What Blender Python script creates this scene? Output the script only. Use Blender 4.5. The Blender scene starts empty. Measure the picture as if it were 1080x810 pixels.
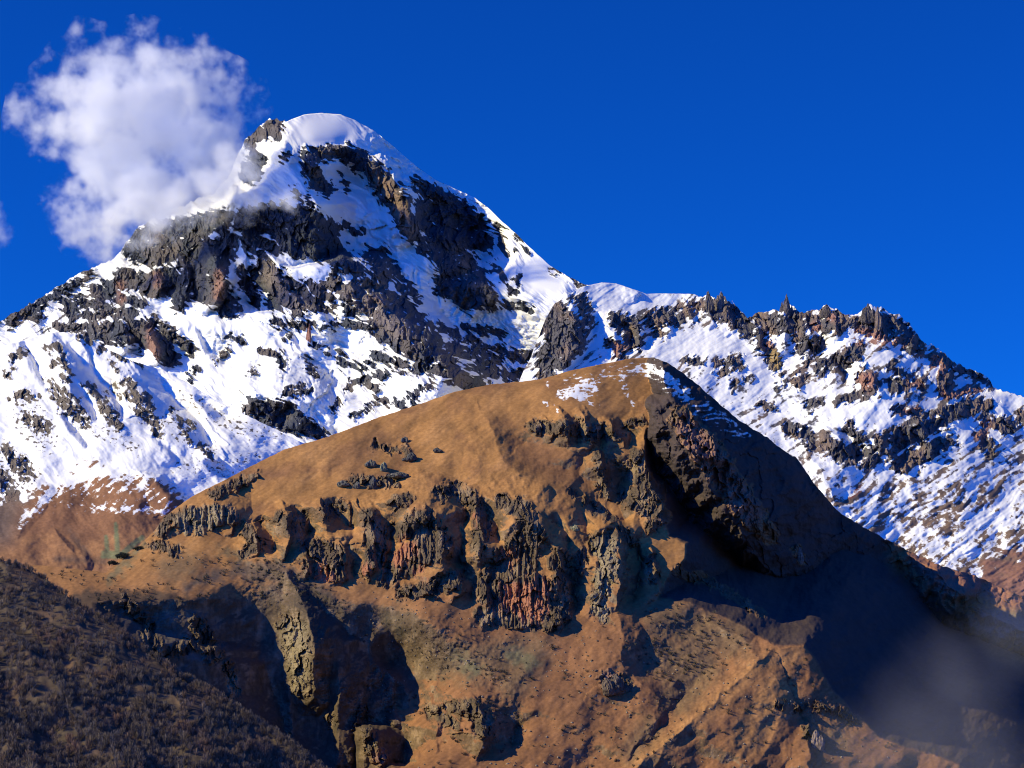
import bpy, math, random
import numpy as np

# ------------------------------------------------------------------ camera
F = 2339.0                      # focal length in photograph pixels (26 degrees across 1080)
PITCH = math.radians(9.5)
CAMZ = 2.0
sc = bpy.context.scene
COL = sc.collection
cam_d = bpy.data.cameras.new('camera')
cam = bpy.data.objects.new('camera', cam_d)
COL.objects.link(cam)
cam.location = (0, 0, CAMZ)
cam.rotation_euler = (math.pi / 2 + PITCH, 0, 0)
cam_d.sensor_width = 36.0
cam_d.lens = 36.0 * F / 1080.0
cam_d.clip_start = 1.0
cam_d.clip_end = 200000.0
sc.camera = cam

# ------------------------------------------------------------------ light
SUN_TO = np.array([-0.84, -0.20, 0.50]); SUN_TO = SUN_TO / np.linalg.norm(SUN_TO)
SUN_EL = math.asin(SUN_TO[2])
world = bpy.data.worlds.new('World'); sc.world = world
world.use_nodes = True
wn = world.node_tree; wn.nodes.clear()
sky = wn.nodes.new('ShaderNodeTexSky')
sky.sky_type = 'NISHITA'; sky.sun_disc = False
sky.sun_elevation = SUN_EL
sky.sun_rotation = math.atan2(SUN_TO[0], SUN_TO[1])
sky.altitude = 2500; sky.air_density = 1.0; sky.dust_density = 0.2; sky.ozone_density = 3.0
tint = wn.nodes.new('ShaderNodeMix'); tint.data_type = 'RGBA'; tint.blend_type = 'MULTIPLY'
tint.inputs[0].default_value = 1.0
tint.inputs[7].default_value = (0.02, 0.36, 1.07, 1)
bg = wn.nodes.new('ShaderNodeBackground'); bg.inputs[1].default_value = 0.082
wo = wn.nodes.new('ShaderNodeOutputWorld')
gam = wn.nodes.new('ShaderNodeGamma'); gam.inputs[1].default_value = 1.2
wn.links.new(sky.outputs[0], gam.inputs[0]); wn.links.new(gam.outputs[0], tint.inputs[6]); # added sky gain on the left behind the camera, to fill the shaded slopes
wtc = wn.nodes.new('ShaderNodeTexCoord'); wdot = wn.nodes.new('ShaderNodeVectorMath'); wdot.operation = 'DOT_PRODUCT'
wn.links.new(wtc.outputs['Generated'], wdot.inputs[0]); wdot.inputs[1].default_value = (-0.60, -0.75, 0.28)
wmr = wn.nodes.new('ShaderNodeMapRange'); wmr.interpolation_type = 'SMOOTHSTEP'; wn.links.new(wdot.outputs['Value'], wmr.inputs[0])
for i_, v_ in enumerate((-0.15, 0.8, 0.0, 1.0)): wmr.inputs[1 + i_].default_value = v_
wmix = wn.nodes.new('ShaderNodeMix'); wmix.data_type = 'RGBA'; wn.links.new(wmr.outputs[0], wmix.inputs[0])
wmix.inputs[6].default_value = (1, 1, 1, 1); wmix.inputs[7].default_value = (3.5, 2.2, 2.5, 1)
wmul = wn.nodes.new('ShaderNodeMix'); wmul.data_type = 'RGBA'; wmul.blend_type = 'MULTIPLY'; wmul.inputs[0].default_value = 1.0
wn.links.new(tint.outputs[2], wmul.inputs[6]); wn.links.new(wmix.outputs[2], wmul.inputs[7])
wn.links.new(wmul.outputs[2], bg.inputs[0]); wn.links.new(bg.outputs[0], wo.inputs[0])

sun_d = bpy.data.lights.new('sun', 'SUN'); sun_d.energy = 4.9; sun_d.angle = math.radians(0.5)
sun_d.color = (1.0, 0.87, 0.42)
sun = bpy.data.objects.new('sun', sun_d); COL.objects.link(sun)
sun.location = (-3000, -1000, 5000)
from mathutils import Vector
sun.rotation_euler = Vector(SUN_TO.tolist()).to_track_quat('Z', 'Y').to_euler()

sc.view_settings.view_transform = 'Standard'
sc.view_settings.look = 'None'
sc.view_settings.exposure = 0.22
sc.view_settings.gamma = 1.0
sc.render.engine = 'CYCLES'
sc.cycles.max_bounces = 32
sc.cycles.diffuse_bounces = 1
sc.cycles.volume_bounces = 32
sc.cycles.use_denoising = True
sc.cycles.filter_width = 1.1
sc.cycles.volume_step_rate = 1.0
sc.cycles.volume_max_steps = 256

# ------------------------------------------------------------------ numpy noise
def _hash(ix, iy, seed):
    h = (ix.astype(np.int64) * 374761393 + iy.astype(np.int64) * 668265263 + seed * 974634777) & 0xFFFFFFFF
    h = ((h ^ (h >> 13)) * 1274126177) & 0xFFFFFFFF
    h = h ^ (h >> 16)
    h = (h * 2246822519) & 0xFFFFFFFF
    return ((h ^ (h >> 15)) & 0xFFFFFF) / float(0x1000000)

def perlin(x, y, seed=0):
    x0 = np.floor(x); y0 = np.floor(y); fx = x - x0; fy = y - y0
    u = fx * fx * fx * (fx * (fx * 6 - 15) + 10); v = fy * fy * fy * (fy * (fy * 6 - 15) + 10)
    def g(ix, iy, dx, dy):
        a = _hash(ix, iy, seed) * 2 * math.pi
        return np.cos(a) * dx + np.sin(a) * dy
    a = g(x0, y0, fx, fy); b = g(x0 + 1, y0, fx - 1, fy)
    c = g(x0, y0 + 1, fx, fy - 1); d = g(x0 + 1, y0 + 1, fx - 1, fy - 1)
    return 1.5 * ((a + u * (b - a)) * (1 - v) + (c + u * (d - c)) * v)

def fbm(x, y, seed=0, octv=4, gain=0.5):
    s = np.zeros_like(x); a = 1.0; t = 0
    for i in range(octv):
        s += a * perlin(x * 2 ** i + 17.3 * i, y * 2 ** i - 9.1 * i, seed + i * 31); t += a; a *= gain
    return s / t * 1.35

def ridged(x, y, seed=0, octv=4, gain=0.55):
    s = np.zeros_like(x); a = 1.0; t = 0
    for i in range(octv):
        s += a * (1 - np.abs(perlin(x * 2 ** i + 5.3 * i, y * 2 ** i + 3.7 * i, seed + i * 17)) * 2); t += a; a *= gain
    return s / t          # about 0..1, crests sharp

def facets(x, y, seed=0, tilt=1.0):
    """worley cells, each a tilted flat face: broken rock"""
    ix = np.floor(x); iy = np.floor(y)
    best = np.full(x.shape, 1e9); val = np.zeros_like(x)
    for ox in (-1, 0, 1):
        for oy in (-1, 0, 1):
            cx = ix + ox; cy = iy + oy
            px = cx + _hash(cx, cy, seed); py = cy + _hash(cx, cy, seed + 7)
            dx = x - px; dy = y - py; dd = dx * dx + dy * dy
            h = _hash(cx, cy, seed + 13) - 0.5
            tx = (_hash(cx, cy, seed + 19) - 0.5) * 2 * tilt; ty = (_hash(cx, cy, seed + 23) - 0.5) * 1.2 * tilt
            m = dd < best
            best = np.where(m, dd, best); val = np.where(m, h + tx * dx + ty * dy, val)
    return val

def rot(x, y, deg):
    c = math.cos(math.radians(deg)); s = math.sin(math.radians(deg))
    return x * c + y * s, -x * s + y * c

def sstep(a, b, x):
    t = np.clip((x - a) / (b - a), 0, 1); return t * t * (3 - 2 * t)

def to_world(u, v, R):
    x = (u - 540.0) / F * R; up = (405.0 - v) / F * R
    cp, sp = math.cos(PITCH), math.sin(PITCH)
    return x, R * cp - up * sp, R * sp + up * cp + CAMZ

# ------------------------------------------------------------------ relief primitives
def segs(X, Y, pts):
    for (ax, ay, ah), (bx, by, bh) in zip(pts[:-1], pts[1:]):
        dx, dy = bx - ax, by - ay; L2 = dx * dx + dy * dy + 1e-9; L = math.sqrt(L2)
        t = np.clip(((X - ax) * dx + (Y - ay) * dy) / L2, 0, 1)
        qx = X - (ax + t * dx); qy = Y - (ay + t * dy)
        dist = np.sqrt(qx * qx + qy * qy)
        side = (dx * (Y - ay) - dy * (X - ax)) / L
        yield t, dist, side, ah + t * (bh - ah)

def tent(X, Y, pts, sA, sB):
    """crest polyline (x, y, height); sA = fall per pixel on the left / below, sB = on the right / above"""
    best = np.full(X.shape, -1e9)
    hm = max(p[2] for p in pts); r = hm / min(sA, sB) + 2
    x0 = min(p[0] for p in pts) - r; x1 = max(p[0] for p in pts) + r
    y0 = min(p[1] for p in pts) - r; y1 = max(p[1] for p in pts) + r
    m = (X > x0) & (X < x1) & (Y > y0) & (Y < y1)
    if not m.any(): return best
    xs, ys = X[m], Y[m]; b = np.full(xs.shape, -1e9); bd = np.full(xs.shape, 1e9)
    for t, dist, side, h in segs(xs, ys, pts):
        c = np.clip(side / (dist + 1e-6), -1, 1)
        s = sA * (1 + c) / 2 + sB * (1 - c) / 2
        k = dist < bd
        b = np.where(k, h - s * dist, b); bd = np.where(k, dist, bd)
    best[m] = b
    return best

def make_flank(shape, bands, x0, x1, y0, y1, margin=0.45, step=2.0, passes=3):
    """hollow out the side valleys: along each band ([(y, x_left, x_right), ...], recovery in pixels, margin) the slope is
    turned to the right until it faces away from the morning sun, then climbs back.  Returns the extra depth as f(X, Y)."""
    gx = np.arange(x0, x1 + step, step); gy = np.arange(y0, y1 + step, step)
    X, Y = np.meshgrid(gx, gy, indexing='ij')
    sa, sb, sc_ = -SUN_TO[0], -SUN_TO[1], SUN_TO[2]
    inb = np.zeros_like(X); rec = np.full(X.shape, 10.0); mg = np.zeros_like(X)
    for bd in bands:
        pts, r = bd[0], bd[1]; m = bd[2] if len(bd) > 2 else margin
        ys = [q[0] for q in pts]
        xl = np.interp(Y, ys, [q[1] for q in pts]); xr = np.interp(Y, ys, [q[2] for q in pts])
        on = (Y >= ys[0]) & (Y <= ys[-1])
        k = on & (X >= xl) & (X <= xr); inb[k] = 1; mg[k] = m
        k2 = on & (X > xr) & (X < xr + 6 * r); rec[k2] = r
    extra = np.zeros_like(X); base = shape(X, Y)
    for it in range(passes):
        d = base + extra
        p = np.gradient(d, step, axis=0); q = -np.gradient(d, step, axis=1)
        q = np.clip(q, 0.3, 2.6)
        E = np.where(inb > 0, np.maximum(0, (sb + sc_ * q) / sa + mg - p), 0)
        E = np.clip(E, 0, 2.2)
        add = np.zeros_like(X); a = np.zeros(len(gy))
        for i in range(len(gx)):
            a = np.where(inb[i] > 0, a + E[i] * step, a * np.exp(-step / rec[i])); add[i] = a
        for _ in range(3):
            pd_ = np.pad(add, ((0, 0), (1, 1)), mode='edge'); add = (pd_[:, :-2] + 2 * pd_[:, 1:-1] + pd_[:, 2:]) / 4
        extra = extra + np.minimum(add, 80)
        # ground never overhangs: a head wall closes each hollow at its top
        t = np.minimum.accumulate(base + extra + 0.35 * Y, axis=1) - 0.35 * Y
        extra = np.clip(t - base, 0, None)
    def f(A, B):
        ix = np.clip((A - x0) / step, 0, len(gx) - 1.001); iy = np.clip((B - y0) / step, 0, len(gy) - 1.001)
        i0 = ix.astype(int); j0 = iy.astype(int); fx = ix - i0; fy = iy - j0
        return (extra[i0, j0] * (1 - fx) * (1 - fy) + extra[i0 + 1, j0] * fx * (1 - fy) + extra[i0, j0 + 1] * (1 - fx) * fy + extra[i0 + 1, j0 + 1] * fx * fy)
    return f

def field(X, Y, strokes):
    """signed distance (positive inside) of a set of capsules chains (x, y, r)"""
    best = np.full(X.shape, -60.0)
    for pts in strokes:
        if len(pts) == 1: pts = [pts[0], (pts[0][0] + .5, pts[0][1], pts[0][2])]
        r = max(p[2] for p in pts) + 60
        x0 = min(p[0] for p in pts) - r; x1 = max(p[0] for p in pts) + r
        y0 = min(p[1] for p in pts) - r; y1 = max(p[1] for p in pts) + r
        m = (X > x0) & (X < x1) & (Y > y0) & (Y < y1)
        if not m.any(): continue
        b = best[m]
        for t, dist, side, rr in segs(X[m], Y[m], pts):
            b = np.maximum(b, rr - dist)
        best[m] = b
    return best

def paint(X, Y, strokes, soft=4.0, nz=None):
    f = field(X, Y, strokes)
    if nz is not None: f = f + nz
    return sstep(-soft, soft, f)

def poly_dist(X, Y, poly):
    """signed distance to closed polygon, positive inside"""
    d = np.full(X.shape, 1e9); ins = np.zeros(X.shape, bool)
    n = len(poly)
    for i in range(n):
        ax, ay = poly[i]; bx, by = poly[(i + 1) % n]
        dx, dy = bx - ax, by - ay; L2 = dx * dx + dy * dy + 1e-9
        t = np.clip(((X - ax) * dx + (Y - ay) * dy) / L2, 0, 1)
        d = np.minimum(d, np.hypot(X - ax - t * dx, Y - ay - t * dy))
        if ay != by:
            c = ((ay > Y) != (by > Y)) & (X < (bx - ax) * (Y - ay) / (by - ay) + ax)
            ins ^= c
    return np.where(ins, d, -d)

def rbf(ctrl):
    c = np.array(ctrl, float); n = len(c)
    P = c[:, :2] / 100.0
    r = np.hypot(P[:, None, 0] - P[None, :, 0], P[:, None, 1] - P[None, :, 1])
    K = np.where(r > 0, r * r * np.log(np.maximum(r, 1e-9)), 0) + np.eye(n) * 0.02
    A = np.zeros((n + 3, n + 3)); A[:n, :n] = K
    A[:n, n] = 1; A[:n, n + 1:] = P; A[n, :n] = 1; A[n + 1:, :n] = P.T
    b = np.zeros(n + 3); b[:n] = c[:, 2]
    w = np.linalg.solve(A, b)
    lo, hi = c[:, 0].min() - 10, c[:, 0].max() + 10
    def f(X, Y):
        x = np.clip(X, lo, hi) / 100.0; y = Y / 100.0
        out = w[n] + w[n + 1] * x + w[n + 2] * y
        for i in range(n):
            rr = (x - P[i, 0]) ** 2 + (y - P[i, 1]) ** 2
            out = out + w[i] * 0.5 * rr * np.log(np.maximum(rr, 1e-12))
        return out
    return f

def mixc(a, b, t):
    return a * (1 - t[..., None]) + np.asarray(b) * t[..., None]

# ------------------------------------------------------------------ materials
def nodes(mat):
    mat.use_nodes = True; nt = mat.node_tree; nt.nodes.clear(); return nt

def terrain_material(name, px_m, snowcol=(0.87, 0.865, 0.83), bump=0.5):
    """earth, rock and snow from the ground's own attributes, broken up by noise at the size of stones and tufts"""
    m = bpy.data.materials.new(name); nt = nodes(m); N = nt.nodes.new; L = nt.links.new
    out = N('ShaderNodeOutputMaterial'); bs = N('ShaderNodeBsdfPrincipled'); L(bs.outputs[0], out.inputs[0])
    tc = N('ShaderNodeTexCoord')
    ac = N('ShaderNodeAttribute'); ac.attribute_name = 'col'
    asn = N('ShaderNodeAttribute'); asn.attribute_name = 'snow'
    ar = N('ShaderNodeAttribute'); ar.attribute_name = 'rock'
    def noise(sz, det, rough=0.6):
        n = N('ShaderNodeTexNoise'); n.inputs['Scale'].default_value = 1.0 / (sz * px_m); n.inputs['Detail'].default_value = det
        n.inputs['Roughness'].default_value = rough; L(tc.outputs['Object'], n.inputs['Vector']); return n
    n1 = noise(4, 8, 0.75); n2 = noise(30, 4); n3 = noise(2.2, 3, 0.7)
    def mr(src, a, b, c, d, smooth=False):
        r = N('ShaderNodeMapRange'); L(src, r.inputs[0])
        if smooth: r.interpolation_type = 'SMOOTHSTEP'
        for i, v in enumerate((a, b, c, d)): r.inputs[1 + i].default_value = v
        return r.outputs[0]
    def math_(op, a, b):
        q = N('ShaderNodeMath'); q.operation = op
        for i, v in enumerate((a, b)):
            if isinstance(v, (int, float)): q.inputs[i].default_value = v
            else: L(v, q.inputs[i])
        return q.outputs[0]
    v1 = mr(n1.outputs[0], 0.3, 0.7, -1, 1); v2 = mr(n2.outputs[0], 0.3, 0.7, 0.88, 1.12)
    amp = mr(ar.outputs['Fac'], 0, 1, 0.26, 0.45)
    var = math_('MULTIPLY', math_('ADD', 1.0, math_('MULTIPLY', v1, amp)), v2)
    vm = N('ShaderNodeVectorMath'); vm.operation = 'SCALE'; L(ac.outputs['Color'], vm.inputs[0]); L(var, vm.inputs['Scale'])
    s = math_('ADD', asn.outputs['Fac'], mr(n3.outputs[0], 0.25, 0.75, -0.16, 0.16))
    sf = mr(s, 0.40, 0.60, 0, 1, True)
    mx = N('ShaderNodeMix'); mx.data_type = 'RGBA'; L(sf, mx.inputs[0]); L(vm.outputs[0], mx.inputs[6]); mx.inputs[7].default_value = (*snowcol, 1)
    L(mx.outputs[2], bs.inputs['Base Color'])
    bs.inputs['Roughness'].default_value = 0.9; bs.inputs['Specular IOR Level'].default_value = 0.15
    bp = N('ShaderNodeBump'); bp.inputs['Distance'].default_value = 1.4 * px_m
    L(n1.outputs[0], bp.inputs['Height'])
    st = math_('MULTIPLY', math_('ADD', math_('MULTIPLY', ar.outputs['Fac'], 0.9), 0.10), math_('SUBTRACT', 1.0, math_('MULTIPLY', sf, 0.8)))
    L(math_('MULTIPLY', st, bump), bp.inputs['Strength']); L(bp.outputs[0], bs.inputs['Normal'])
    return m

# ------------------------------------------------------------------ terrain builder
MASSES = {}
def build_mass(name, label, D0, x0, x1, top, bot, func, px_m, dx=0.8, dy=0.85, jag=None, back=(0.75, 1400), bump=0.5, smooth=True):
    """a mountain side: a sheet that follows the slope from its foot to its crest and falls away again behind the crest"""
    u = np.arange(x0, x1 + dx, dx)
    if x0 < -20: u = np.concatenate([np.arange(x0 - 400, x0 - 3, 5.0), u])
    if x1 > 1100: u = np.concatenate([u, np.arange(x1 + 5, x1 + 400, 5.0)])
    tp = np.interp(u, [p[0] for p in top], [p[1] for p in top])
    if jag is not None: tp = tp + jag(u)
    bt = np.interp(u, [p[0] for p in bot], [p[1] for p in bot])
    bt = np.maximum(bt, tp + 12)
    m = int(np.ceil((bt - tp).max() / dy)) + 1
    s = np.linspace(0, 1, m)[None, :]
    U = np.repeat(u[:, None], m, 1); V = tp[:, None] + (bt - tp)[:, None] * s
    d, snow, rock, col = func(U, V)
    R = D0 * np.exp(d / F)
    X, Y, Z = to_world(U, V, R)
    # back of the crest
    nb = 14
    t = np.geomspace(2 * px_m, back[1], nb)[::-1]
    bx = X[:, :1] + X[:, :1] / Y[:, :1] * t[None, :]
    by = Y[:, :1] + t[None, :]
    bz = Z[:, :1] - back[0] * t[None, :] * (1 + 0.15 * fbm(bx / 300., by / 300., 5, 3)) - 0.3 * px_m
    X = np.concatenate([bx, X], 1); Y = np.concatenate([by, Y], 1); Z = np.concatenate([bz, Z], 1)
    ext = lambda a: np.concatenate([np.repeat(a[:, :1], nb, 1), a], 1)
    snow = ext(snow); rock = ext(rock); col = np.concatenate([np.repeat(col[:, :1], nb, 1), col], 1)
    nu, nv = X.shape
    co = np.stack([X, Y, Z], -1).reshape(-1, 3)
    idx = np.arange(nu * nv).reshape(nu, nv)
    quads = np.stack([idx[:-1, :-1], idx[:-1, 1:], idx[1:, 1:], idx[1:, :-1]], -1).reshape(-1, 4)
    me = bpy.data.meshes.new(name)
    me.vertices.add(len(co)); me.vertices.foreach_set('co', co.astype(np.float32).ravel())
    me.loops.add(quads.size); me.loops.foreach_set('vertex_index', quads.astype(np.int32).ravel())
    me.polygons.add(len(quads)); me.polygons.foreach_set('loop_start', np.arange(0, quads.size, 4, dtype=np.int32))
    me.update()
    me.polygons.foreach_set('use_smooth', rock.reshape(-1)[quads[:, 0]] < 0.35)
    for nm, arr in (('snow', snow), ('rock', rock)):
        a = me.attributes.new(nm, 'FLOAT', 'POINT'); a.data.foreach_set('value', arr.reshape(-1).astype(np.float32))
    ca = me.attributes.new('col', 'FLOAT_COLOR', 'POINT')
    c4 = np.concatenate([np.clip(col, 0, 1), np.ones(col.shape[:2] + (1,))], -1)
    ca.data.foreach_set('color', c4.reshape(-1).astype(np.float32))
    o = bpy.data.objects.new(name, me); COL.objects.link(o)
    o['kind'] = 'structure'; o['label'] = label
    me.materials.append(terrain_material(name + '_ground', px_m, bump=bump))
    MASSES[name] = dict(u=u, tp=tp, bt=bt, m=m, R=R, obj=o)
    return o

def depth_at(name, x, y):
    M = MASSES[name]
    i = np.clip(np.searchsorted(M['u'], x), 1, len(M['u']) - 1)
    s = (y - M['tp'][i]) / (M['bt'][i] - M['tp'][i])
    j = np.clip(np.round(s * (M['m'] - 1)).astype(int), 0, M['m'] - 1)
    return M['R'][i, j], s

def gradz(U, V, d):
    """slope of the sheet: 1 = level ground, 0 = wall"""
    du = np.gradient(U, axis=0); dv = np.gradient(V, axis=1)
    dd_v = np.gradient(d, axis=1) / np.maximum(dv, 1e-3)
    dV_u = np.gradient(V, axis=0)
    dd_u = (np.gradient(d, axis=0) - dd_v * dV_u) / du
    p = dd_u; q = -dd_v
    n = np.sqrt(1 + p * p + q * q)
    el = (405 - V) / F + PITCH
    return (q * np.cos(el) - np.sin(el) * 1) / n + 0 * p, p, q

def tents(X, Y, lst):
    r = np.zeros_like(X)
    for pts, a, b in lst: r = np.maximum(r, tent(X, Y, pts, a, b))
    return r

# ================================================================== MAIN MOUNTAIN
MAIN_TOP = [(-460,520),(-60,362),(-20,345),(0,338),(30,322),(60,303),(90,286),(118,274),(132,258),(146,240),(165,228),(185,220),(205,212),(225,203),
 (240,190),(250,165),(258,146),(264,143),(270,136),(278,130),(284,125),(292,126),(302,128),(320,121),(340,119),(360,121),(375,127),(395,138),(410,150),
 (425,163),(440,176),(460,190),(480,199),(500,208),(515,219),(530,234),(545,247),(560,262),(580,280),(600,292),(617,300),(640,303),(700,315)]
MAIN_BOT = [(-460,560),(-60,420),(60,440),(150,470),(260,490),(340,490),(420,470),(520,440),(640,430),(700,420)]
main_base = rbf([(-40,430,330),(60,420,290),(150,430,210),(260,470,60),(340,485,0),(420,455,30),(500,425,150),(560,400,330),
 (350,430,120),(280,410,150),(200,400,230),(100,340,360),(0,340,430),(180,330,330),(300,340,270),(380,390,190),
 (300,270,350),(240,270,400),(180,270,440),(120,280,480),(258,150,560),(200,220,520),
 (300,165,470),(318,190,440),(345,228,390),(372,262,350),(400,290,320),(430,330,280),(455,358,230),(485,392,140),
 (300,135,525),(340,119,590),(330,145,500),(352,150,512),(360,185,520),(385,215,500),(400,240,480),(420,275,440),(440,310,410),(470,345,380),(510,370,380),(540,385,370),
 (400,165,530),(425,200,480),(437,235,470),(455,270,430),(385,135,590),(440,178,590),(470,215,590),(495,245,570),(480,200,610),
 (500,208,600),(520,225,560),(520,262,530),(500,290,440),(515,320,410),(545,250,490),(545,290,415),(562,265,455),(582,282,430),(600,293,400),(545,318,385),(565,320,365),(590,320,352),(570,343,362),(600,345,345),
 (660,330,330),(640,400,180)])
MAIN_TENTS = [
 ([(150,343,8),(163,356,32),(166,372,28),(162,384,8)],0.8,4),
 ([(130,340,6),(133,355,22),(131,372,12)],0.8,4),
 ([(163,283,6),(168,298,16),(166,312,8)],0.7,3.5),
 ([(187,300,5),(190,315,14),(188,326,6)],0.7,3.5),
 ([(118,300,4),(135,306,12),(150,318,8)],0.5,2),
 ([(218,258,12),(231,276,52),(234,296,58),(226,322,30)],1.6,4.5),
 ([(205,285,5),(213,300,14),(208,318,6)],0.8,3.5),
 ([(262,262,8),(283,282,26),(300,296,34),(318,318,28),(345,338,8)],0.6,2.6),
 ([(296,160,24),(318,192,40),(335,216,46),(350,240,44),(375,262,30),(400,286,12)],0.6,2.4),
 ([(250,222,20),(280,216,30),(318,216,26),(345,234,30),(372,262,36),(398,292,20)],1.6,1.2),
 ([(228,220,10),(246,214,42),(262,222,62),(268,240,50),(262,258,14)],1.4,3),([(262,226,14),(268,250,20),(266,262,8)],1,4),([(288,222,14),(296,250,24),(294,268,8)],1,4),
 ([(318,222,14),(326,250,24),(330,268,8)],1,4),([(345,240,14),(358,262,24),(362,280,8)],1,4),
 ([(326,155,8),(334,174,34),(341,197,22)],1.2,4),
 ([(345,152,6),(365,156,16),(392,166,22),(415,186,36),(430,210,48),(437,236,50),(436,252,22)],1.0,3.6),
 ([(418,200,16),(424,222,26),(428,240,12)],0.8,3.5),
 ([(378,166,4),(396,182,14),(405,202,6)],0.8,3.5),
 ([(440,188,10),(462,204,26),(490,222,30),(508,232,10)],2.4,1.0),
 ([(486,268,6),(496,284,24),(520,314,24),(528,322,8)],0.7,3),
 ([(462,276,6),(470,292,16),(484,316,14)],0.7,3),
 ([(440,252,5),(452,262,14),(458,285,8)],0.7,3),
 ([(345,290,8),(380,310,30),(405,320,44),(430,342,60),(450,358,68),(478,384,54),(500,398,28)],0.8,3.6),
 ([(372,318,6),(388,334,20),(392,350,10)],0.7,3),
 ([(402,326,6),(414,342,18),(420,362,12)],0.7,3),
 ([(340,300,5),(352,306,10),(350,318,4)],0.6,3),
 ([(545,222,6),(540,262,10),(548,300,6)],0.7,1.2),
 ([(257,440,6),(262,425,20),(272,421,40),(290,421,50),(306,428,52),(318,442,44),(340,455,20),(352,462,6)],3.5,0.8),
 ([(262,438,10),(266,424,36),(276,420,44)],1.5,2.5),
 ([(212,352,4),(232,362,8),(236,382,4)],0.25,1.8),
 ([(322,378,4),(338,394,9),(350,412,4)],0.25,2.2),
 ([(295,350,4),(310,362,6),(318,370,3)],0.3,2.0),
 ([(345,350,5),(375,366,12),(412,380,10),(440,392,6)],0.5,1.2),
]
MAIN_BANDS = [
 ([(160,347,352),(175,347,380),(200,345,398),(230,347,412),(260,358,402),(280,372,418),(300,383,452),(325,405,478),(335,415,530),(345,432,565),(365,458,585),(385,480,590),(420,500,600)],12),
 ([(146,392,404),(156,394,416),(168,398,430),(182,410,456),(200,432,484),(220,438,504),(240,440,511),(262,440,512),(280,452,508),(298,470,476)],14),
 ([(212,258,262),(222,256,330),(240,252,345),(258,262,350),(268,290,345),(280,300,306)],10),
 ([(285,296,298),(295,296,312),(305,300,338),(315,320,352),(325,332,372),(337,360,374)],7),
 ([(262,238,242),(275,236,262),(290,238,275),(305,240,282),(320,244,283),(330,258,264)],9),
 ([(345,158,160),(355,163,176),(368,165,197),(380,168,187),(388,172,176)],7),
 ([(340,130,133),(355,133,150),(372,132,148)],6),
 ([(420,272,292),(430,276,308),(440,279,320),(450,290,334),(458,315,348),(466,335,350)],8),
 ([(376,322,326),(390,330,347),(405,342,358)],14),
 ([(350,342,350),(365,362,380),(380,390,418),(392,430,446)],12),
 ([(345,326,330),(352,328,346),(358,330,350)],6),
 ([(350,208,211),(365,215,228),(385,228,240)],12),
 ([(280,196,200),(300,198,208),(318,196,206)],6),([(282,172,175),(300,173,186),(315,170,178)],6),
 ([(290,398,402),(300,400,412),(312,402,408)],6),
]
RIGHT_BANDS = [
 ([(307,597,599),(320,602,614),(335,606,627),(345,608,631),(355,606,617),(372,600,603)],5),
 ([(392,926,930),(402,928,940),(412,930,938)],5),([(398,972,974),(408,974,982),(416,974,978)],4),
 ([(376,1002,1006),(390,1006,1034),(402,1012,1046),(412,1030,1050)],6),
 ([(340,652,656),(352,655,664),(372,656,664)],5),([(336,676,678),(350,677,690),(366,674,682)],5),
 ([(455,884,888),(468,890,906),(482,892,904)],6),([(458,936,940),(474,940,956),(488,942,954)],6),([(444,974,978),(460,980,996),(472,984,992)],6),
 ([(352,856,858),(362,856,872),(374,852,860)],5),([(378,878,880),(390,882,896),(402,884,890)],5),
]
LEFT_BANDS = [
 ([(356,58,62),(366,62,76),(380,68,90),(395,76,107),(408,90,117),(425,110,125),(441,127,131)],10),
 ([(364,22,26),(385,30,40),(404,43,47)],7),([(400,72,76),(415,78,90),(430,88,99),(442,98,102)],7),
 ([(383,142,146),(400,152,168),(420,168,190),(445,188,210),(470,208,224)],12),
 ([(400,140,145),(415,150,172),(430,158,177),(440,160,174)],8),
 ([(488,216,222),(497,222,245),(505,232,247)],8),([(503,164,168),(515,172,196),(525,182,205),(534,195,200)],8),
 ([(438,66,68),(452,74,80),(468,88,92)],6),([(460,160,163),(474,172,180),(485,184,188)],6),
 ([(420,205,208),(430,215,232),(442,225,240)],10),
]
HILL_BANDS = [
 ([(518,597,600),(530,608,628),(540,622,648),(552,645,660)],8),
 ([(535,300,318),(545,303,331),(560,303,331),(577,303,318)],5),([(530,342,352),(545,342,371),(556,345,372),(562,346,352)],5),
 ([(550,268,284),(565,272,294),(582,272,288)],5),([(535,394,420),(560,399,416),(600,396,411)],5),
 ([(545,462,480),(570,466,491),(597,467,486)],5),([(528,502,510),(545,505,525),(572,512,526)],5),
 ([(528,480,486),(540,482,496),(552,480,490)],5),
 ([(543,560,584),(560,575,597),(575,588,601)],5),([(575,592,598),(600,588,607),(640,590,605),(652,600,604)],5),
 ([(560,656,673),(600,659,677),(632,651,668)],4),([(490,637,655),(505,640,657),(524,641,652)],5),
 ([(440,598,606),(455,601,614),(468,602,610)],5),([(446,622,630),(460,626,640),(474,624,632)],5),([(446,650,655),(460,656,668),(470,658,664)],5),
 ([(600,484,490),(615,488,500),(630,482,496)],5),([(575,362,366),(590,366,376),(608,366,374)],5),
 ([(640,98,226),(660,110,228),(690,145,230)],8),([(640,232,286),(660,234,290),(690,236,290),(715,246,296),(740,250,328),(770,262,366),(812,290,396)],9),
 ([(632,318,334),(648,328,366),(680,333,402),(700,335,418),(722,337,428),(742,340,404),(765,352,378)],10),
 ([(738,512,528),(760,514,546),(785,516,540)],12),([(755,388,404),(780,396,440),(806,404,425)],8),
]
main_flank = make_flank(lambda X, Y: main_base(X, Y) - 1.15 * tents(X, Y, MAIN_TENTS), MAIN_BANDS, -60, 700, 110, 500)
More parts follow.
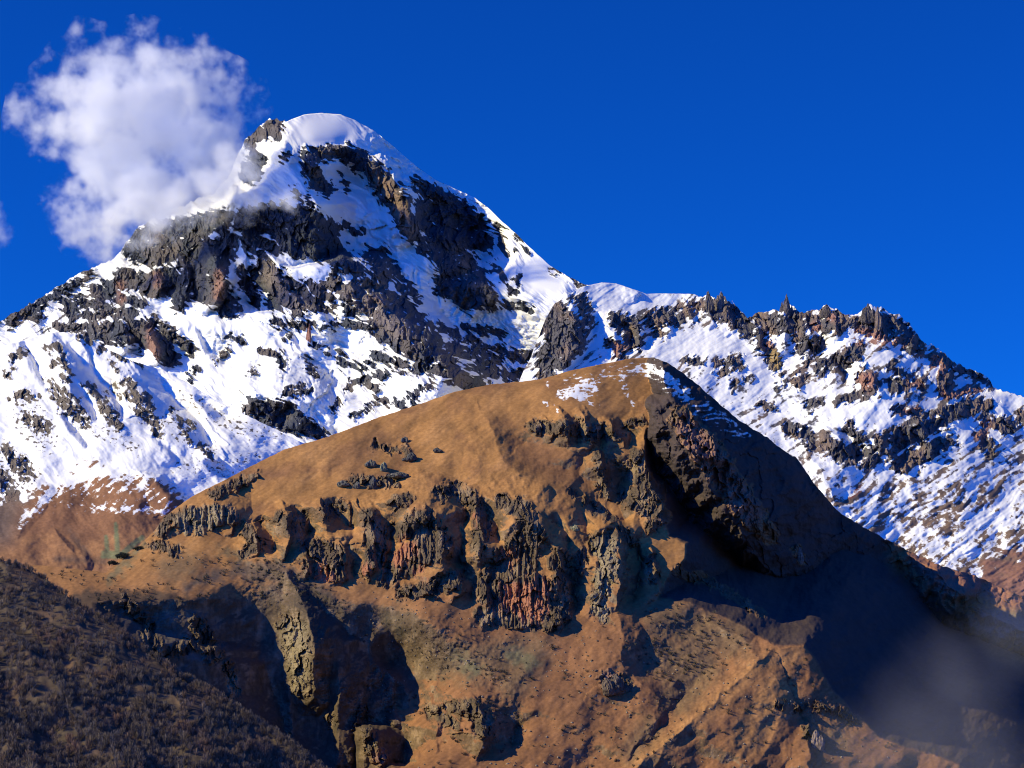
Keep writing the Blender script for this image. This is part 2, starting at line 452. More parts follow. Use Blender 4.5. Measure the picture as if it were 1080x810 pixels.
def f_main(U, V):
    wx = fbm(U / 26., V / 26., 11, 4) * 7; wy = fbm(U / 26. + 40, V / 26., 12, 4) * 7
    d = main_base(U, V) + main_flank(U + wx * .6, V + wy * .6)
    rel = tents(U + wx, V + wy, MAIN_TENTS) * 1.15
    dark = [  # rock showing through the snow; basin strokes paint its blue shade as rock
     [(478,368,7),(500,376,6)],[(520,366,6),(548,378,7),(575,372,6)],[(510,392,7),(545,396,7),(580,392,6)],[(400,262,5),(415,285,6),(430,305,5)],[(415,310,4),(445,335,5)],[(490,345,4),(530,352,4)],
     [(140,262,8),(160,272,12),(190,262,14),(215,262,14)],[(205,285,12),(240,268,10)],[(170,292,12),(200,312,8)],[(110,300,6),(135,300,8)],[(262,255,10),(290,262,8)],
     [(10,338,5),(60,308,5),(95,290,5)],[(75,335,4),(100,330,5),(140,330,6)],[(60,345,4),(100,345,5)],[(240,330,8),(252,322,6)],[(255,285,5),(262,300,8),(270,318,6)],
     [(310,330,4),(330,322,5),(350,326,5)],[(340,345,3),(370,340,4),(388,345,4)],[(395,375,6),(425,385,6)],[(330,362,2),(345,372,2)],[(270,390,2),(262,400,2)],[(200,400,3),(207,388,3)],
     [(540,235,3),(548,248,3),(556,262,3)],[(528,285,3),(535,300,3),(545,312,3)],[(360,185,2),(366,200,2)],
     [(470,225,14),(500,238,14)],[(455,235,14),(470,262,16),(490,285,16)],[(395,285,6),(405,300,6)],[(430,300,5),(438,315,5)],[(355,262,10),(345,250,10)],[(300,240,16),(340,250,12)],
     [(385,300,9),(420,322,12),(440,345,14),(462,372,12),(480,392,8)],[(322,300,6),(345,312,7)],[(280,300,10),(296,312,10),(310,322,8)],
     [(262,150,9),(282,136,10),(292,134,9)],[(270,170,10),(262,185,10)],[(300,166,4),(306,162,4)],
     [(322,160,5),(328,180,9),(333,192,9),(345,200,7)],[(330,166,8),(352,158,8),(372,163,9),(390,176,11),(406,196,13),(420,214,14),(430,236,12),(435,250,8)],
     [(440,192,6),(460,205,10),(485,222,12),(505,232,7)],[(450,225,18),(480,240,24),(508,255,12)],[(460,262,14),(480,280,18),(500,300,18),(518,318,8)],
     [(470,300,14),(500,318,12)],[(440,250,6),(448,262,8)],
     [(262,235,16),(290,230,16),(320,232,16),(345,246,14)],[(300,258,10),(325,262,10),(352,270,12),(380,284,9)],
     [(362,238,4),(378,243,4)],[(392,268,10),(408,290,8)],
     [(150,252,12),(175,245,14),(205,240,12),(235,232,12)],[(240,255,12),(225,270,14),(200,275,16),(175,262,8)],
     [(130,292,9),(160,300,13),(185,300,14),(215,305,16),(238,315,10)],[(230,285,12),(226,310,12),(250,325,8)],
     [(190,322,7),(188,312,8)],[(100,306,8),(125,312,7),(150,320,5)],[(30,332,8),(45,322,6)],[(70,322,7),(90,320,7),(112,322,6)],
     [(95,352,9),(125,350,12),(150,352,14),(170,362,14),(180,378,10)],[(160,338,6),(180,352,5),(200,368,6)],
     [(275,268,8),(285,288,11),(300,308,13),(318,322,9)],[(265,285,6),(275,300,7)],[(284,318,6),(292,324,7)],[(300,300,8),(330,318,6),(350,314,4)],
     [(350,300,8),(375,308,9),(398,316,8)],[(380,322,9),(405,330,16),(425,350,16),(440,368,14),(450,380,8)],[(395,345,8),(420,365,7),(440,375,6)],
     [(350,290,3),(352,286,3)],[(290,340,4),(312,344,4),(330,342,3)],[(309,350,3),(302,356,3)],
     [(452,362,10),(475,385,10)],[(440,385,5),(470,392,9),(495,402,9),(510,408,6)],
     [(455,360,6),(470,375,8)],[(360,300,6),(372,330,6)],
     [(268,430,9),(277,436,13),(300,438,16),(320,450,10),(338,458,6)],
     [(322,378,3),(330,392,5),(336,398,3)],[(358,372,3),(362,384,5)],[(292,372,4),(300,382,4),(296,392,3)],[(275,367,2.5),(288,374,3)],[(240,354,2.5),(258,362,3)],
     [(303,412,5),(325,414,4)],[(308,409,4),(320,406,3)],[(365,408,4),(395,398,5),(408,392,4)],[(380,402,4),(400,408,3)],[(370,385,2.5),(392,386,2.5)],[(425,392,3),(450,391,2)],
     [(430,418,3),(455,405,4)],[(395,420,4),(412,426,4),(440,430,4)],[(370,440,2),(388,430,3)],[(352,430,3),(358,424,3)],
     [(240,368,3),(230,380,2)],[(600,288,3),(614,300,4)],[(580,283,2),(590,288,2)],[(530,320,4),(545,325,3),(560,328,3)],
     [(524,240,3),(530,255,4),(534,268,3)],[(520,275,3),(520,285,3)],[(545,262,2),(552,261,2)],[(545,295,2),(546,305,2)],
     [(310,200,3),(318,214,3)],[(322,206,3),(330,220,2)],
     [(420,305,3),(440,330,4),(452,345,3)],[(460,345,5),(500,360,6),(520,380,8),(500,385,8)],
    ]
    Us, Vs = rot(U, V, 34)
    Vs = Vs + fbm(U / 70., V / 60., 19, 3) * 14
    nzr = fbm(U / 9., V / 9., 21, 4) * 5 + fbm(Us / 16., Vs / 3.5, 22, 4) * 7
    rk = paint(U, V, dark, 3.5, nzr)
    # crags
    Ur, Vr = rot(U + wx, V + wy, 0)
    fc = facets(Ur / 9., Vr / 15., 3, 1.1) * 9 + facets(Ur / 4., Vr / 8., 5, 1.0) * 4.5 + ridged(U / 14., V / 26., 8, 4) * 8
    undul = fbm(Us / 60., Vs / 16., 31, 5) * 9 + ridged(Us / 40., Vs / 9., 36, 3) * 4 + fbm(U / 110., V / 110., 33, 3) * 26 + fbm(U / 34., V / 40., 34, 3) * 8
    ice = (fbm(U / 7., V / 5., 35, 4) * 4.0 + ridged(Us / 16., Vs / 7., 37, 3) * 6) * paint(U, V, [[(400,150,14),(440,190,14),(500,220,10)],[(480,350,30),(560,370,30)]], 12)
    dome = 1 - paint(U, V, [[(330,138,20),(360,140,16)],[(570,290,22),(585,300,14)]], 10)
    rel = rel + rk * (fc - 2) + undul * (1 - 0.5 * rk) * dome + ice
    d = d - rel
    nz, p, q = gradz(U, V, d)
    sn = 0.90 - rk * 0.84 + (fbm(Us / 12., Vs / 3., 41, 4) * 0.30 + fbm(U / 5., V / 4., 42, 3) * 0.34) * (0.30 + rk) + (nz - 0.62) * 0.5 * rk
    st = paint(U, V, [[(0,345,25),(100,330,25),(200,250,25)]], 20)
    Ut, Vt = rot(U, V, -32)
    sn = sn + fbm(Ut / 30., Vt / 4., 44, 4) * 0.7 * st - 0.16 * st
    sn += 0.25 * (1 - rk) * dome * 0
    base = np.zeros(U.shape + (3,)) + np.array([0.058, 0.064, 0.080])  # blue haze of distance put into the rock tone
    t = sstep(-0.3, 0.5, fbm(U / 30., V / 40., 51, 3))
    base = mixc(base, (0.115, 0.098, 0.092), t)
    base = mixc(base, (0.30, 0.16, 0.11), paint(U, V, [[(158,345,3),(162,372,7)],[(232,285,4),(230,312,5)],[(167,290,4),(167,300,4)],[(326,345,3),(326,356,3)],[(128,300,4),(128,315,4)],[(388,315,3),(402,318,3)]], 4, nzr * .4) * 0.8)
    base = mixc(base, (0.27, 0.18, 0.12), paint(U, V, [[(400,188,7),(418,215,8),(430,240,6)],[(488,275,3),(492,285,4)]], 6, nzr) * 0.8)
    base = mixc(base, (0.17, 0.14, 0.13), paint(U, V, [[(285,290,10),(305,312,10),(325,325,6)],[(370,310,8),(420,345,14)],[(485,400,10)]], 8))
    base = mixc(base, (0.040, 0.048, 0.066), paint(U, V, [[(262,232,16),(300,232,18),(345,250,14)],[(470,230,30),(500,245,16)]], 8) * 0.8)  # shade of these walls put into a darker rock colour
    return d, sn, rk, base
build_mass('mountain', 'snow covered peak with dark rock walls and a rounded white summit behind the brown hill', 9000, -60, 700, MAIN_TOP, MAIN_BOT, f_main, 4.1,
  jag=lambda u: np.where(u < 300, fbm(u / 6., u * 0 + .5, 61, 3) * 3.2, np.where(u > 530, fbm(u / 10., u * 0, 62, 2) * .5, fbm(u / 14., u * 0, 62, 2) * .4)), back=(0.6, 4000))

# ================================================================== RIGHT RIDGE
RT = [(540,420),(552,392),(560,377),(568,355),(576,335),(585,320),(596,307),(603,309),(612,303),(620,301),(635,298),(650,299),(665,304),(682,310),(700,309.5),(732,310),
 (741,314),(746,310),(752,312),(756,316),(760,312),(765,314),(767,320),(772,317),(780,326),(788,334),(792,334),(799,330),(816,327.5),(823,329),(828,320),(833,320),(840,326),(847,330),(854,327.5),(863,327.5),(869,322),(877,323),(887,330),(894,333),(905,331),
 (912,326),(919,321),(924,325),(929,323),(938,329),(949,333),(958,340),(966,350),(974,361),(986,366),(997,373),(1002,379),(1016,386),(1027,391),(1041,397),(1048,409),(1058,412),(1069,415),(1080,419),(1140,440),(1300,500),(1540,600)]
RB = [(540,440),(640,420),(700,420),(780,480),(840,530),(900,590),(960,630),(1040,670),(1140,720),(1540,860)]
right_base = rbf([(560,400,420),(600,310,560),(600,380,430),(640,300,620),(650,370,450),(700,310,640),(720,400,400),(800,335,580),(800,440,330),(850,330,570),
 (860,400,430),(860,500,210),(920,322,560),(930,420,350),(930,520,200),(930,600,90),(1000,375,545),(1000,450,350),(1000,560,150),(1000,640,20),(1080,420,480),(1080,520,260),(1080,600,90),(1080,690,-60),(1140,440,450),(1140,680,-60)])
R_TENTS = [
 ([(596,306,6),(600,318,24),(608,336,40),(610,352,44),(600,374,36),(590,395,24)],0.9,2.6),
 ([(583,322,6),(584,340,16),(578,360,18)],0.9,3),
 ([(662,303,3),(672,312,10),(668,320,4)],0.4,2.4),
 ([(640,345,5),(650,352,14),(655,372,12)],0.8,3),([(668,336,8),(676,350,16),(672,365,8)],0.8,3),
 ([(690,330,5),(700,336,12),(706,350,8)],0.8,3),([(720,318,5),(727,326,12),(730,340,6)],0.8,3),
 ([(746,312,10),(750,326,16),(752,340,8)],0.8,3),([(764,316,10),(768,332,16),(772,348,8)],0.8,3),
 ([(790,336,8),(800,350,16),(806,370,12)],0.8,3),([(826,326,12),(832,344,18),(826,372,12)],0.8,3),
 ([(848,332,8),(856,350,14),(850,366,8)],0.8,3),([(876,326,10),(882,344,16),(880,360,8)],0.8,3),
 ([(918,326,12),(930,344,20),(934,362,12)],0.8,3),([(945,336,8),(956,352,16),(970,372,10)],0.8,3),
 ([(908,388,6),(918,396,20),(930,412,10)],0.7,3),([(966,394,4),(974,400,12),(974,414,8)],0.7,3),
 ([(982,368,6),(996,384,20),(1002,405,14)],0.7,2.6),([(1003,380,6),(1030,396,10),(1046,410,6)],0.8,2.8),
 ([(870,452,4),(884,462,12),(892,480,6)],0.6,2.4),([(920,455,4),(935,470,10),(942,486,6)],0.6,2.4),([(960,440,4),(976,455,12),(984,472,6)],0.6,2.4),
 ([(1000,425,4),(1010,436,10),(1014,450,4)],0.6,2.4),([(1056,430,4),(1064,442,12),(1068,455,4)],0.6,2.4),
 ([(845,470,6),(870,500,16),(880,530,16),(920,565,14)],1.0,0.5),
]
right_flank = make_flank(lambda X, Y: right_base(X, Y) - tents(X, Y, R_TENTS), RIGHT_BANDS, 530, 1140, 290, 720)
def f_right(U, V):
    wx = fbm(U / 20., V / 20., 111, 4) * 5; wy = fbm(U / 20. + 40, V / 20., 112, 4) * 5
    d = right_base(U, V) + right_flank(U + wx * .6, V + wy * .6)
    rel = tents(U + wx, V + wy, R_TENTS)
    Us, Vs = rot(U, V, -36)
    Vs = Vs + fbm(U / 90., V / 80., 119, 3) * 9; Us = Us + fbm(U / 50., V / 50., 118, 3) * 8
    nzr = fbm(U / 8., V / 8., 121, 4) * 5 + fbm(Us / 14., Vs / 3.5, 122, 4) * 7
    dark = [
     [(576,345,10),(590,335,16),(600,350,20),(585,375,18),(575,395,10)],[(612,318,8),(620,338,7)],
     [(650,338,10),(665,345,12),(668,362,10)],[(690,338,10),(710,334,9),(728,326,9)],[(655,372,8),(645,362,7)],[(695,352,7)],
     [(742,322,8),(766,328,11),(790,342,11),(815,340,12),(840,340,12)],[(806,360,9),(815,378,8),(822,392,4)],[(860,338,11),(885,340,12)],
     [(905,342,9),(930,344,15),(952,352,13),(968,366,9)],[(985,376,9),(998,390,10),(1000,408,10)],
     [(1008,386,6),(1030,397,6),(1044,406,5)],
     [(760,388,8),(778,382,8)],[(740,382,4),(720,380,3)],[(845,360,9),(862,366,9),(852,380,6)],[(868,388,9),(890,380,9),(906,366,7)],
     [(912,398,10),(922,408,10),(905,416,6)],[(880,424,4),(900,418,4)],[(940,404,7),(955,410,8)],[(970,404,9)],[(940,388,5),(958,396,3)],
     [(840,402,6),(850,398,4)],[(850,430,5),(865,424,5)],[(820,410,3),(835,395,3)],
     [(990,412,5),(1015,416,6),(1030,410,4)],[(945,432,4),(965,436,5)],
     [(830,452,7),(848,458,8),(860,470,8)],[(872,466,10),(890,478,11),(915,480,12)],[(894,450,7),(905,462,6)],[(935,470,13),(960,458,14),(985,445,11)],
     [(1000,436,12),(1025,430,9),(1045,428,7)],[(950,490,10),(975,480,10),(1000,465,8)],[(1040,440,8),(1060,450,10),(1075,445,6)],[(1045,475,8),(1035,460,6)],
     [(1080,440,8)],[(800,425,4),(815,432,4)],[(790,400,3),(770,405,3)],
    ]
    rk = paint(U, V, dark, 3.5, nzr)
    fc = facets((U + wx) / 8., (V + wy) / 13., 103, 1.1) * 8 + facets((U + wx) / 3.4, (V + wy) / 6., 105, 1.0) * 5 + ridged(U / 12., V / 22., 108, 4) * 7
    ribs = fbm(Us / 60., Vs / 8., 131, 4)
    undul = ribs * 2.2 + fbm(U / 70., V / 70., 133, 3) * 16 + fbm(U / 26., V / 22., 134, 4) * 5
    low = sstep(470, 540, V + (U - 960) * 0.15)
    rel = rel + rk * (fc - 2) + undul + low * ridged(Us / 90., Vs / 16., 138, 4) * 4.5 + low * fbm(Us / 22., Vs / 7., 137, 4) * 2.5
    d = d - rel
    nz, p, q = gradz(U, V, d)
    snowy = paint(U, V, [[(625,310,14),(700,315,8)],[(700,370,14),(760,360,14),(800,400,16)],[(860,415,8),(905,440,10),(930,430,8)],[(640,320,14),(650,395,4)],[(1040,415,6),(1075,425,4)]], 10)
    sn = 0.72 - rk * 0.66 + (fbm(Us / 30., Vs / 3.2, 141, 4) * 0.42 + fbm(Us / 26., Vs / 11., 142, 4) * 0.55 + fbm(U / 6., V / 5., 143, 3) * .35) * (1 - 0.75 * snowy) + (nz - 0.62) * 0.5 * rk
    sn = sn - 0.22 * low + snowy * 0.12
    bright = paint(U, V, [[(1000,580,12),(1040,550,18),(1090,520,20)],[(905,560,6),(960,600,6)]], 14)
    sn = sn + 0.22 * bright
    bare = sstep(0, 26, V - np.interp(U, [700, 900, 960, 1000, 1040, 1080, 1140], [900, 640, 640, 606, 585, 572, 560]) + fbm(U / 20., V / 12., 145, 3) * 22)
    sn = sn - bare * (0.45 + 0.25 * low)
    base = np.zeros(U.shape + (3,)) + np.array([0.098, 0.090, 0.094])
    base = mixc(base, (0.19, 0.14, 0.115), sstep(-0.2, 0.5, fbm(U / 22., V / 26., 151, 3)))
    base = mixc(base, (0.33, 0.165, 0.12), paint(U, V, [[(652,368,8),(640,372,5)],[(905,355,8),(930,358,7),(950,362,6)],[(975,370,8),(992,388,7)],[(915,402,10)],[(1000,415,6),(1030,410,6)],[(810,362,6)],[(860,345,5)],[(878,335,4)],[(950,435,4),(970,430,3)],[(1040,450,6),(1030,465,5)],[(965,405,6)]], 5, nzr * .5) * .85)
    base = mixc(base, (0.36, 0.25, 0.10), paint(U, V, [[(816,375,6),(820,388,4)]], 4, nzr * .3) * .8)
    base = mixc(base, (0.20, 0.13, 0.085), low * 0.8)
    base = mixc(base, (0.30, 0.06, 0.04), paint(U, V, [[(893,523,3),(906,516,3)]], 3, nzr * .2) * .8)
    base = mixc(base, (0.34, 0.15, 0.06), paint(U, V, [[(872,512,3),(880,518,3)]], 3, nzr * .2) * .8)
    base = mixc(base, (0.26, 0.13, 0.09), bare)
    return d, sn, rk, base
def jag_r(u):
    a = np.where(u > 736, 2.6, np.where(u < 590, 1.0, 0.25))
    return a * fbm(u / 5., u * 0 + .3, 161, 3)
build_mass('snow_ridge', 'jagged rocky ridge streaked with snow running down to the right from the peak', 7400, 540, 1140, RT, RB, f_right, 3.6, jag=jag_r, back=(0.7, 2500))

# ================================================================== LEFT SNOW SLOPES
LT = [(-460,470),(-60,372),(0,366),(20,360),(40,354),(60,350),(88,353),(110,366),(135,379),(150,384),(172,390),(207,409),(233,426),(260,438),(283,449),(313,464),(345,478),(400,500)]
LB = [(-60,640),(60,640),(130,625),(220,560),(300,510),(400,520)]
left_base = rbf([(-60,372,440),(0,366,420),(60,350,430),(135,380,400),(207,410,380),(260,438,330),(313,464,300),(400,500,280),
 (0,460,250),(60,450,240),(120,460,210),(180,470,210),(240,490,200),(0,520,160),(80,510,150),(160,503,140),(195,530,120),(240,520,150),(300,500,240),
 (0,560,60),(80,570,40),(160,560,60),(0,590,-20),(120,600,-10),(-60,560,60),(-60,640,-80),(120,640,-60),(230,560,60)])
L_TENTS = [
 ([(58,352,4),(64,366,12),(76,384,17),(92,398,17),(110,417,16),(128,440,5)],0.35,3),
 ([(22,366,3),(33,384,9),(44,405,5)],0.4,3),
 ([(70,388,4),(80,408,14),(88,425,12),(100,440,4)],0.4,3),
 ([(60,432,2),(78,452,7),(90,468,3)],0.3,2.4),
 ([(142,383,3),(155,398,7),(190,428,7),(225,465,5),(238,482,3)],0.4,2.2),
 ([(150,388,3),(175,404,5),(215,440,5),(240,470,3)],0.4,2.0),
 ([(138,396,4),(152,416,17),(162,432,15),(163,442,5)],0.5,3),
 ([(180,432,2),(195,455,5),(205,475,2)],0.3,2.2),
 ([(162,462,2),(178,478,5),(185,484,2)],0.3,2.2),
 ([(80,350,3),(92,368,9),(100,384,4)],0.4,2.6),
 ([(140,496,4),(165,502,14),(184,520,24),(197,532,18)],0.7,3.4),
 ([(210,470,6),(222,484,14),(240,498,8)],0.6,3),
 ([(205,424,4),(222,430,8),(236,440,4)],0.4,2),
 ([(60,560,4),(70,575,8),(90,590,8)],0.3,1.5),
 ([(20,500,6),(45,520,10),(20,560,6)],0.3,0.8),
]
left_flank = make_flank(lambda X, Y: left_base(X, Y) - tents(X, Y, L_TENTS), LEFT_BANDS, -60, 400, 340, 640)
def f_left(U, V):
    wx = fbm(U / 22., V / 22., 211, 4) * 4; wy = fbm(U / 22. + 40, V / 22., 212, 4) * 4
    d = left_base(U, V) + left_flank(U + wx * .5, V + wy * .5)
    rel = tents(U + wx, V + wy, L_TENTS)
    nzr = fbm(U / 8., V / 8., 221, 4) * 7
    dark = [
     [(14,378,5),(24,372,5)],[(8,396,5),(14,388,3)],[(52,370,5),(60,366,5),(64,380,6),(56,384,5)],[(68,385,5),(72,395,6),(64,400,5)],[(52,401,4)],
     [(60,412,8),(70,425,10),(85,440,9),(92,450,5)],[(14,420,4),(28,416,5),(40,420,4)],[(30,440,8),(45,450,8)],
     [(92,408,5),(105,420,7),(118,440,8),(126,448,5)],[(134,398,5),(138,412,8),(150,425,12),(160,445,8),(167,456,5)],[(122,408,4),(126,416,4)],[(120,385,3),(125,395,3)],
     [(183,433,3),(192,448,3),(200,468,2)],[(192,442,3),(205,452,3)],[(210,470,3),(222,478,4)],[(95,360,4),(85,356,4)],
     [(5,470,4),(20,490,10),(30,500,8)],[(0,500,8),(10,520,8)],[(105,366,5),(140,378,4),(150,384,3)]]
    rk = paint(U, V, dark, 3.5, nzr)
    fc = facets((U + wx) / 7., (V + wy) / 10., 203, 1.0) * 5 + facets((U + wx) / 3.5, (V + wy) / 5., 205, 1.0) * 3
    Us, Vs = rot(U, V, 38)
    Vs = Vs + fbm(U / 60., V / 60., 219, 3) * 10
    low = sstep(-8, 14, V - np.interp(U, [-60, 30, 70, 100, 130, 165, 185, 200, 300], [520, 520, 492, 482, 500, 500, 512, 530, 560]) + fbm(U / 16., V / 10., 245, 4) * 12)
    undul = fbm(Us / 70., Vs / 16., 231, 4) * 4.5 * (1 - .5 * low) + fbm(U / 60., V / 60., 233, 3) * 14
    rel = rel + rk * fc + undul + fbm(U / 8., V / 6., 235, 3) * 1.0
    d = d - rel
    nz, p, q = gradz(U, V, d)
    sn = 0.84 - rk * 0.55 + (fbm(Us / 22., Vs / 3.2, 241, 4) * 0.42 + fbm(U / 5., V / 4., 242, 3) * .3) * (0.55 + 0.7 * rk)
    gr = paint(U, V, [[(30,440,22),(50,465,16)],[(110,455,12),(140,470,10)],[(-20,480,25),(20,500,22)],[(180,490,8),(240,495,10),(270,480,8)],[(190,415,8),(240,445,12),(290,460,10)],[(170,440,8),(220,480,12)]], 14)
    sn = sn + (fbm(U / 4., V / 3., 243, 4) * 0.75 - 0.14) * gr
    Ub, Vb = rot(U, V, -40)
    lin = paint(U, V, [[(55,520,4),(28,545,5),(20,556,5)],[(100,536,2),(150,538,2),(185,540,2)],[(60,510,5),(90,500,5),(125,495,4)]], 6)
    fade = np.interp(V, [500, 530, 560, 1000], [0.40, 0.60, 0.95, 1.1])
    sn = sn - low * fade + low * (fbm(Ub / 14., Vb / 4., 247, 4) * 0.6 * sstep(575, 520, V) + lin * 0.55)
    left_dark = paint(U, V, [[(0,520,30),(0,560,16)]], 16)
    base = np.zeros(U.shape + (3,)) + np.array([0.15, 0.125, 0.10])
    base = mixc(base, (0.235, 0.115, 0.06), low)
    base = mixc(base, (0.33, 0.165, 0.075), low * sstep(560, 585, V + fbm(U / 40., V / 18., 251, 3) * 20))
    base = mixc(base, (0.12, 0.10, 0.09), left_dark * .7)
    base = mixc(base, (0.12, 0.08, 0.06), paint(U, V, [[(72,556,2),(80,570,3),(92,584,4)],[(60,590,3),(110,592,3)]], 4, nzr * .5) * .7)
    # upright green patches on the valley side
    g = paint(U, V, [[(112,566,2.0),(113,583,2.6)],[(122,552,1.6),(123,566,2.6),(124,582,2.6)],[(108,587,2),(128,586,3.4),(137,577,3),(150,567,2.6)],[(110,584,3.4),(126,584,3)]], 1.4, fbm(U / 3., V / 3., 255, 3) * 1.0)
    base = mixc(base, (0.10, 0.19, 0.10), g * .62)
    return d, sn, rk, base
build_mass('snowy_slope', 'snow slope furrowed by gullies, turning to bare brown ground at its foot', 6700, -60, 400, LT, LB, f_left, 3.2,
   jag=lambda u: fbm(u / 8., u * 0, 261, 3) * 1.0, back=(0.5, 1200))

# ================================================================== BROWN HILL
HT = [(-460,590),(-60,600),(0,597),(40,596),(80,600),(112,604),(122,593),(135,583),(147,575),(163,560),(172,546),(188,534),(203,523),(230,510),(260,494),(300,474),(345,461),(400,440),(440,427),(480,413),(520,405),(555,402),(575,399),(600,391),(640,383),(665,378),(690,377),(705,384),(720,393),(738,408),(757,424),(775,440),(790,450),(810,462),(825,474),(839,482),(852,500),(864,517),(885,540),(916,559),(962,583),(988,595),(1027,607),(1051,617),(1080,629),(1140,655),(1300,730),(1540,830)]
HB = [(-60,700),(100,740),(180,790),(300,840),(1140,840)]
hillA = rbf([(-60,600,330),(0,600,300),(60,600,280),(112,604,270),(150,625,170),(60,650,100),(110,650,55),(200,650,135),(285,650,205),(150,700,60),(220,700,120),(290,700,180),(200,750,50),(290,750,130),(270,800,60),(360,800,110),(100,740,0),(200,800,0),(300,840,20),
 (190,600,230),(172,548,370),(250,560,330),(203,523,420),(260,494,460),(300,474,480),(400,440,540),(480,413,570),(555,402,590),(640,383,620),(690,377,640),
 (300,520,400),(300,600,230),(370,480,450),(370,560,330),(345,670,130),(410,700,195),(360,740,120),(420,745,130),(430,520,380),(440,600,240),(450,660,130),(400,740,20),(500,480,440),(560,475,455),(590,495,425),(540,540,350),(520,620,220),(530,680,120),
 (480,740,40),(500,812,-60),(600,440,480),(600,500,410),(620,560,320),(620,620,220),(620,680,120),(600,760,10),(650,440,520),(670,500,430),(680,560,340),(700,600,270),(730,640,210),
 (700,700,120),(700,800,-20),(800,680,150),(850,682,160),(800,760,30),(860,800,-20),(900,760,60),(950,790,30),(1012,810,20),(400,830,-90),(700,840,-60),(1000,850,-40)])
A_POLY = [(-200,300),(690,300),(700,398),(706,420),(692,430),(681,456),(679,478),(681,502),(698,527),(704,567),(724,574),(722,590),(706,604),(694,630),(729,637),(776,656),(801,671),(817,681),(849,682),(858,694),(868,712),(885,736),(902,756),(934,781),(974,794),(1012,808),(1060,850),(1060,1000),(-200,1000)]
H_TENTS = [
 # long soft ridge above the bowl
 ([(500,420,0),(516,448,6),(529,486,18),(560,505,22),(595,516,20),(640,546,16),(658,558,10)],0.35,0.5),
 # flat topped cliff fronts
 ([(502,585,40),(522,562,70),(552,548,78),(582,562,70),(600,585,50)],1.5,1.3),
 ([(398,572,36),(420,552,52),(448,542,56),(470,556,46)],1.5,1.2),
 ([(320,568,24),(340,556,34),(362,566,34)],1.5,1.2),
 ([(616,572,20),(632,560,46),(648,552,46)],1.5,1.2),
 ([(176,560,14),(196,536,24),(225,532,30),(244,540,24)],1.4,0.9),
 ([(380,556,24),(392,545,30)],1.5,1.2),([(484,535,20),(500,528,26)],1.5,1.2),
 ([(596,516,14),(622,530,22),(645,547,20)],0.6,2.2),
 # crags right of the bowl
 ([(590,428,8),(598,446,20),(600,464,12)],0.7,3.5),([(613,432,8),(620,450,20),(624,470,12)],0.7,3.5),([(640,442,8),(650,456,20),(657,470,12)],0.7,3.5),
 ([(562,440,4),(568,452,10),(566,460,4)],0.7,3.5),([(575,440,4),(582,455,12),(580,466,4)],0.7,3.5),([(664,448,6),(670,458,14),(676,452,6)],0.8,3),
 ([(628,472,6),(634,492,26),(641,514,26),(642,530,10)],0.8,4.5),
 ([(690,430,10),(681,456,18),(679,480,22),(690,515,24),(700,545,20)],0.55,3),
 # columnar buttresses
 ([(556,528,8),(580,545,34),(590,570,48),(594,605,52),(600,645,26)],0.55,5),
 ([(528,530,10),(540,548,30),(545,580,20)],0.6,4.5),
 ([(505,575,10),(515,600,24),(512,640,14)],0.8,2.5),
 ([(452,530,10),(462,550,40),(468,580,46),(466,600,34),(455,625,10)],0.55,5),
 ([(415,560,8),(425,585,22),(420,612,10)],0.8,2.5),
 ([(470,597,6),(484,608,20),(487,622,16),(478,634,6)],0.6,5),
 ([(376,528,8),(388,546,36),(396,570,40),(394,600,18)],0.6,5),
 ([(410,520,6),(416,528,16),(418,540,8)],0.6,4),
 ([(492,522,8),(501,536,30),(514,560,30),(510,584,8)],0.6,4.5),
 ([(470,514,6),(478,522,14),(486,530,6)],0.6,4),
 ([(644,545,10),(650,562,46),(655,600,56),(650,640,26)],0.6,5.5),
 ([(620,570,6),(626,590,18),(622,605,8)],0.8,3),
 ([(686,578,10),(691,600,28),(694,626,16)],0.8,5),
 ([(296,528,6),(303,542,36),(303,572,34),(300,588,10)],0.7,5),
 ([(336,526,6),(341,542,32),(340,560,20)],0.7,5),
 ([(350,556,10),(362,578,32),(366,608,14)],0.6,5),
 ([(318,575,6),(326,590,20),(324,608,8)],0.8,3.5),
 ([(264,554,6),(270,566,24),(272,582,14)],0.8,4.5),
 ([(240,530,6),(246,545,16),(247,562,8)],0.8,3.5),
 ([(360,525,4),(368,532,12),(372,540,4)],0.7,4),
 # scrub crest and the gorge
 ([(262,592,4),(300,604,12),(315,624,26),(326,655,40),(331,690,44),(333,738,30)],1.3,2.2),
 ([(364,728,10),(374,752,34),(384,780,52),(408,815,56)],1.2,3.5),
 # lower slopes
 ([(500,735,6),(508,752,22),(512,775,26),(505,800,8)],0.6,1.7),
 ([(455,735,4),(462,760,14),(460,790,6)],0.6,2),
 ([(652,640,14),(658,672,22),(656,700,26),(675,720,24),(694,735,26),(690,760,28),(672,785,22),(655,810,18)],0.45,0.95),
 ([(849,682,40),(817,684,36),(801,697,46),(770,725,50),(738,753,48),(704,781,44),(672,808,40),(640,835,30)],1.7,0.42),
 ([(850,745,5),(853,768,18),(852,812,16)],0.4,2.4),
 ([(640,710,6),(655,716,12),(668,726,6)],1.2,0.6),
 ([(745,650,4),(770,668,10),(800,685,8)],0.7,0.8),
]
B_TENTS = [
 ([(803,570,110),(820,577,128),(838,582,110)],2.2,3.5),
 ([(722,596,50),(745,611,78),(775,627,90),(805,648,92)],4.5,6),
 ([(786,446,12),(800,456,30),(820,472,20)],1.2,2),
 ([(960,588,20),(985,602,60),(1012,628,70)],1.2,2.5),
 ([(1020,640,40),(1050,650,80),(1090,670,90)],1.2,2),
]
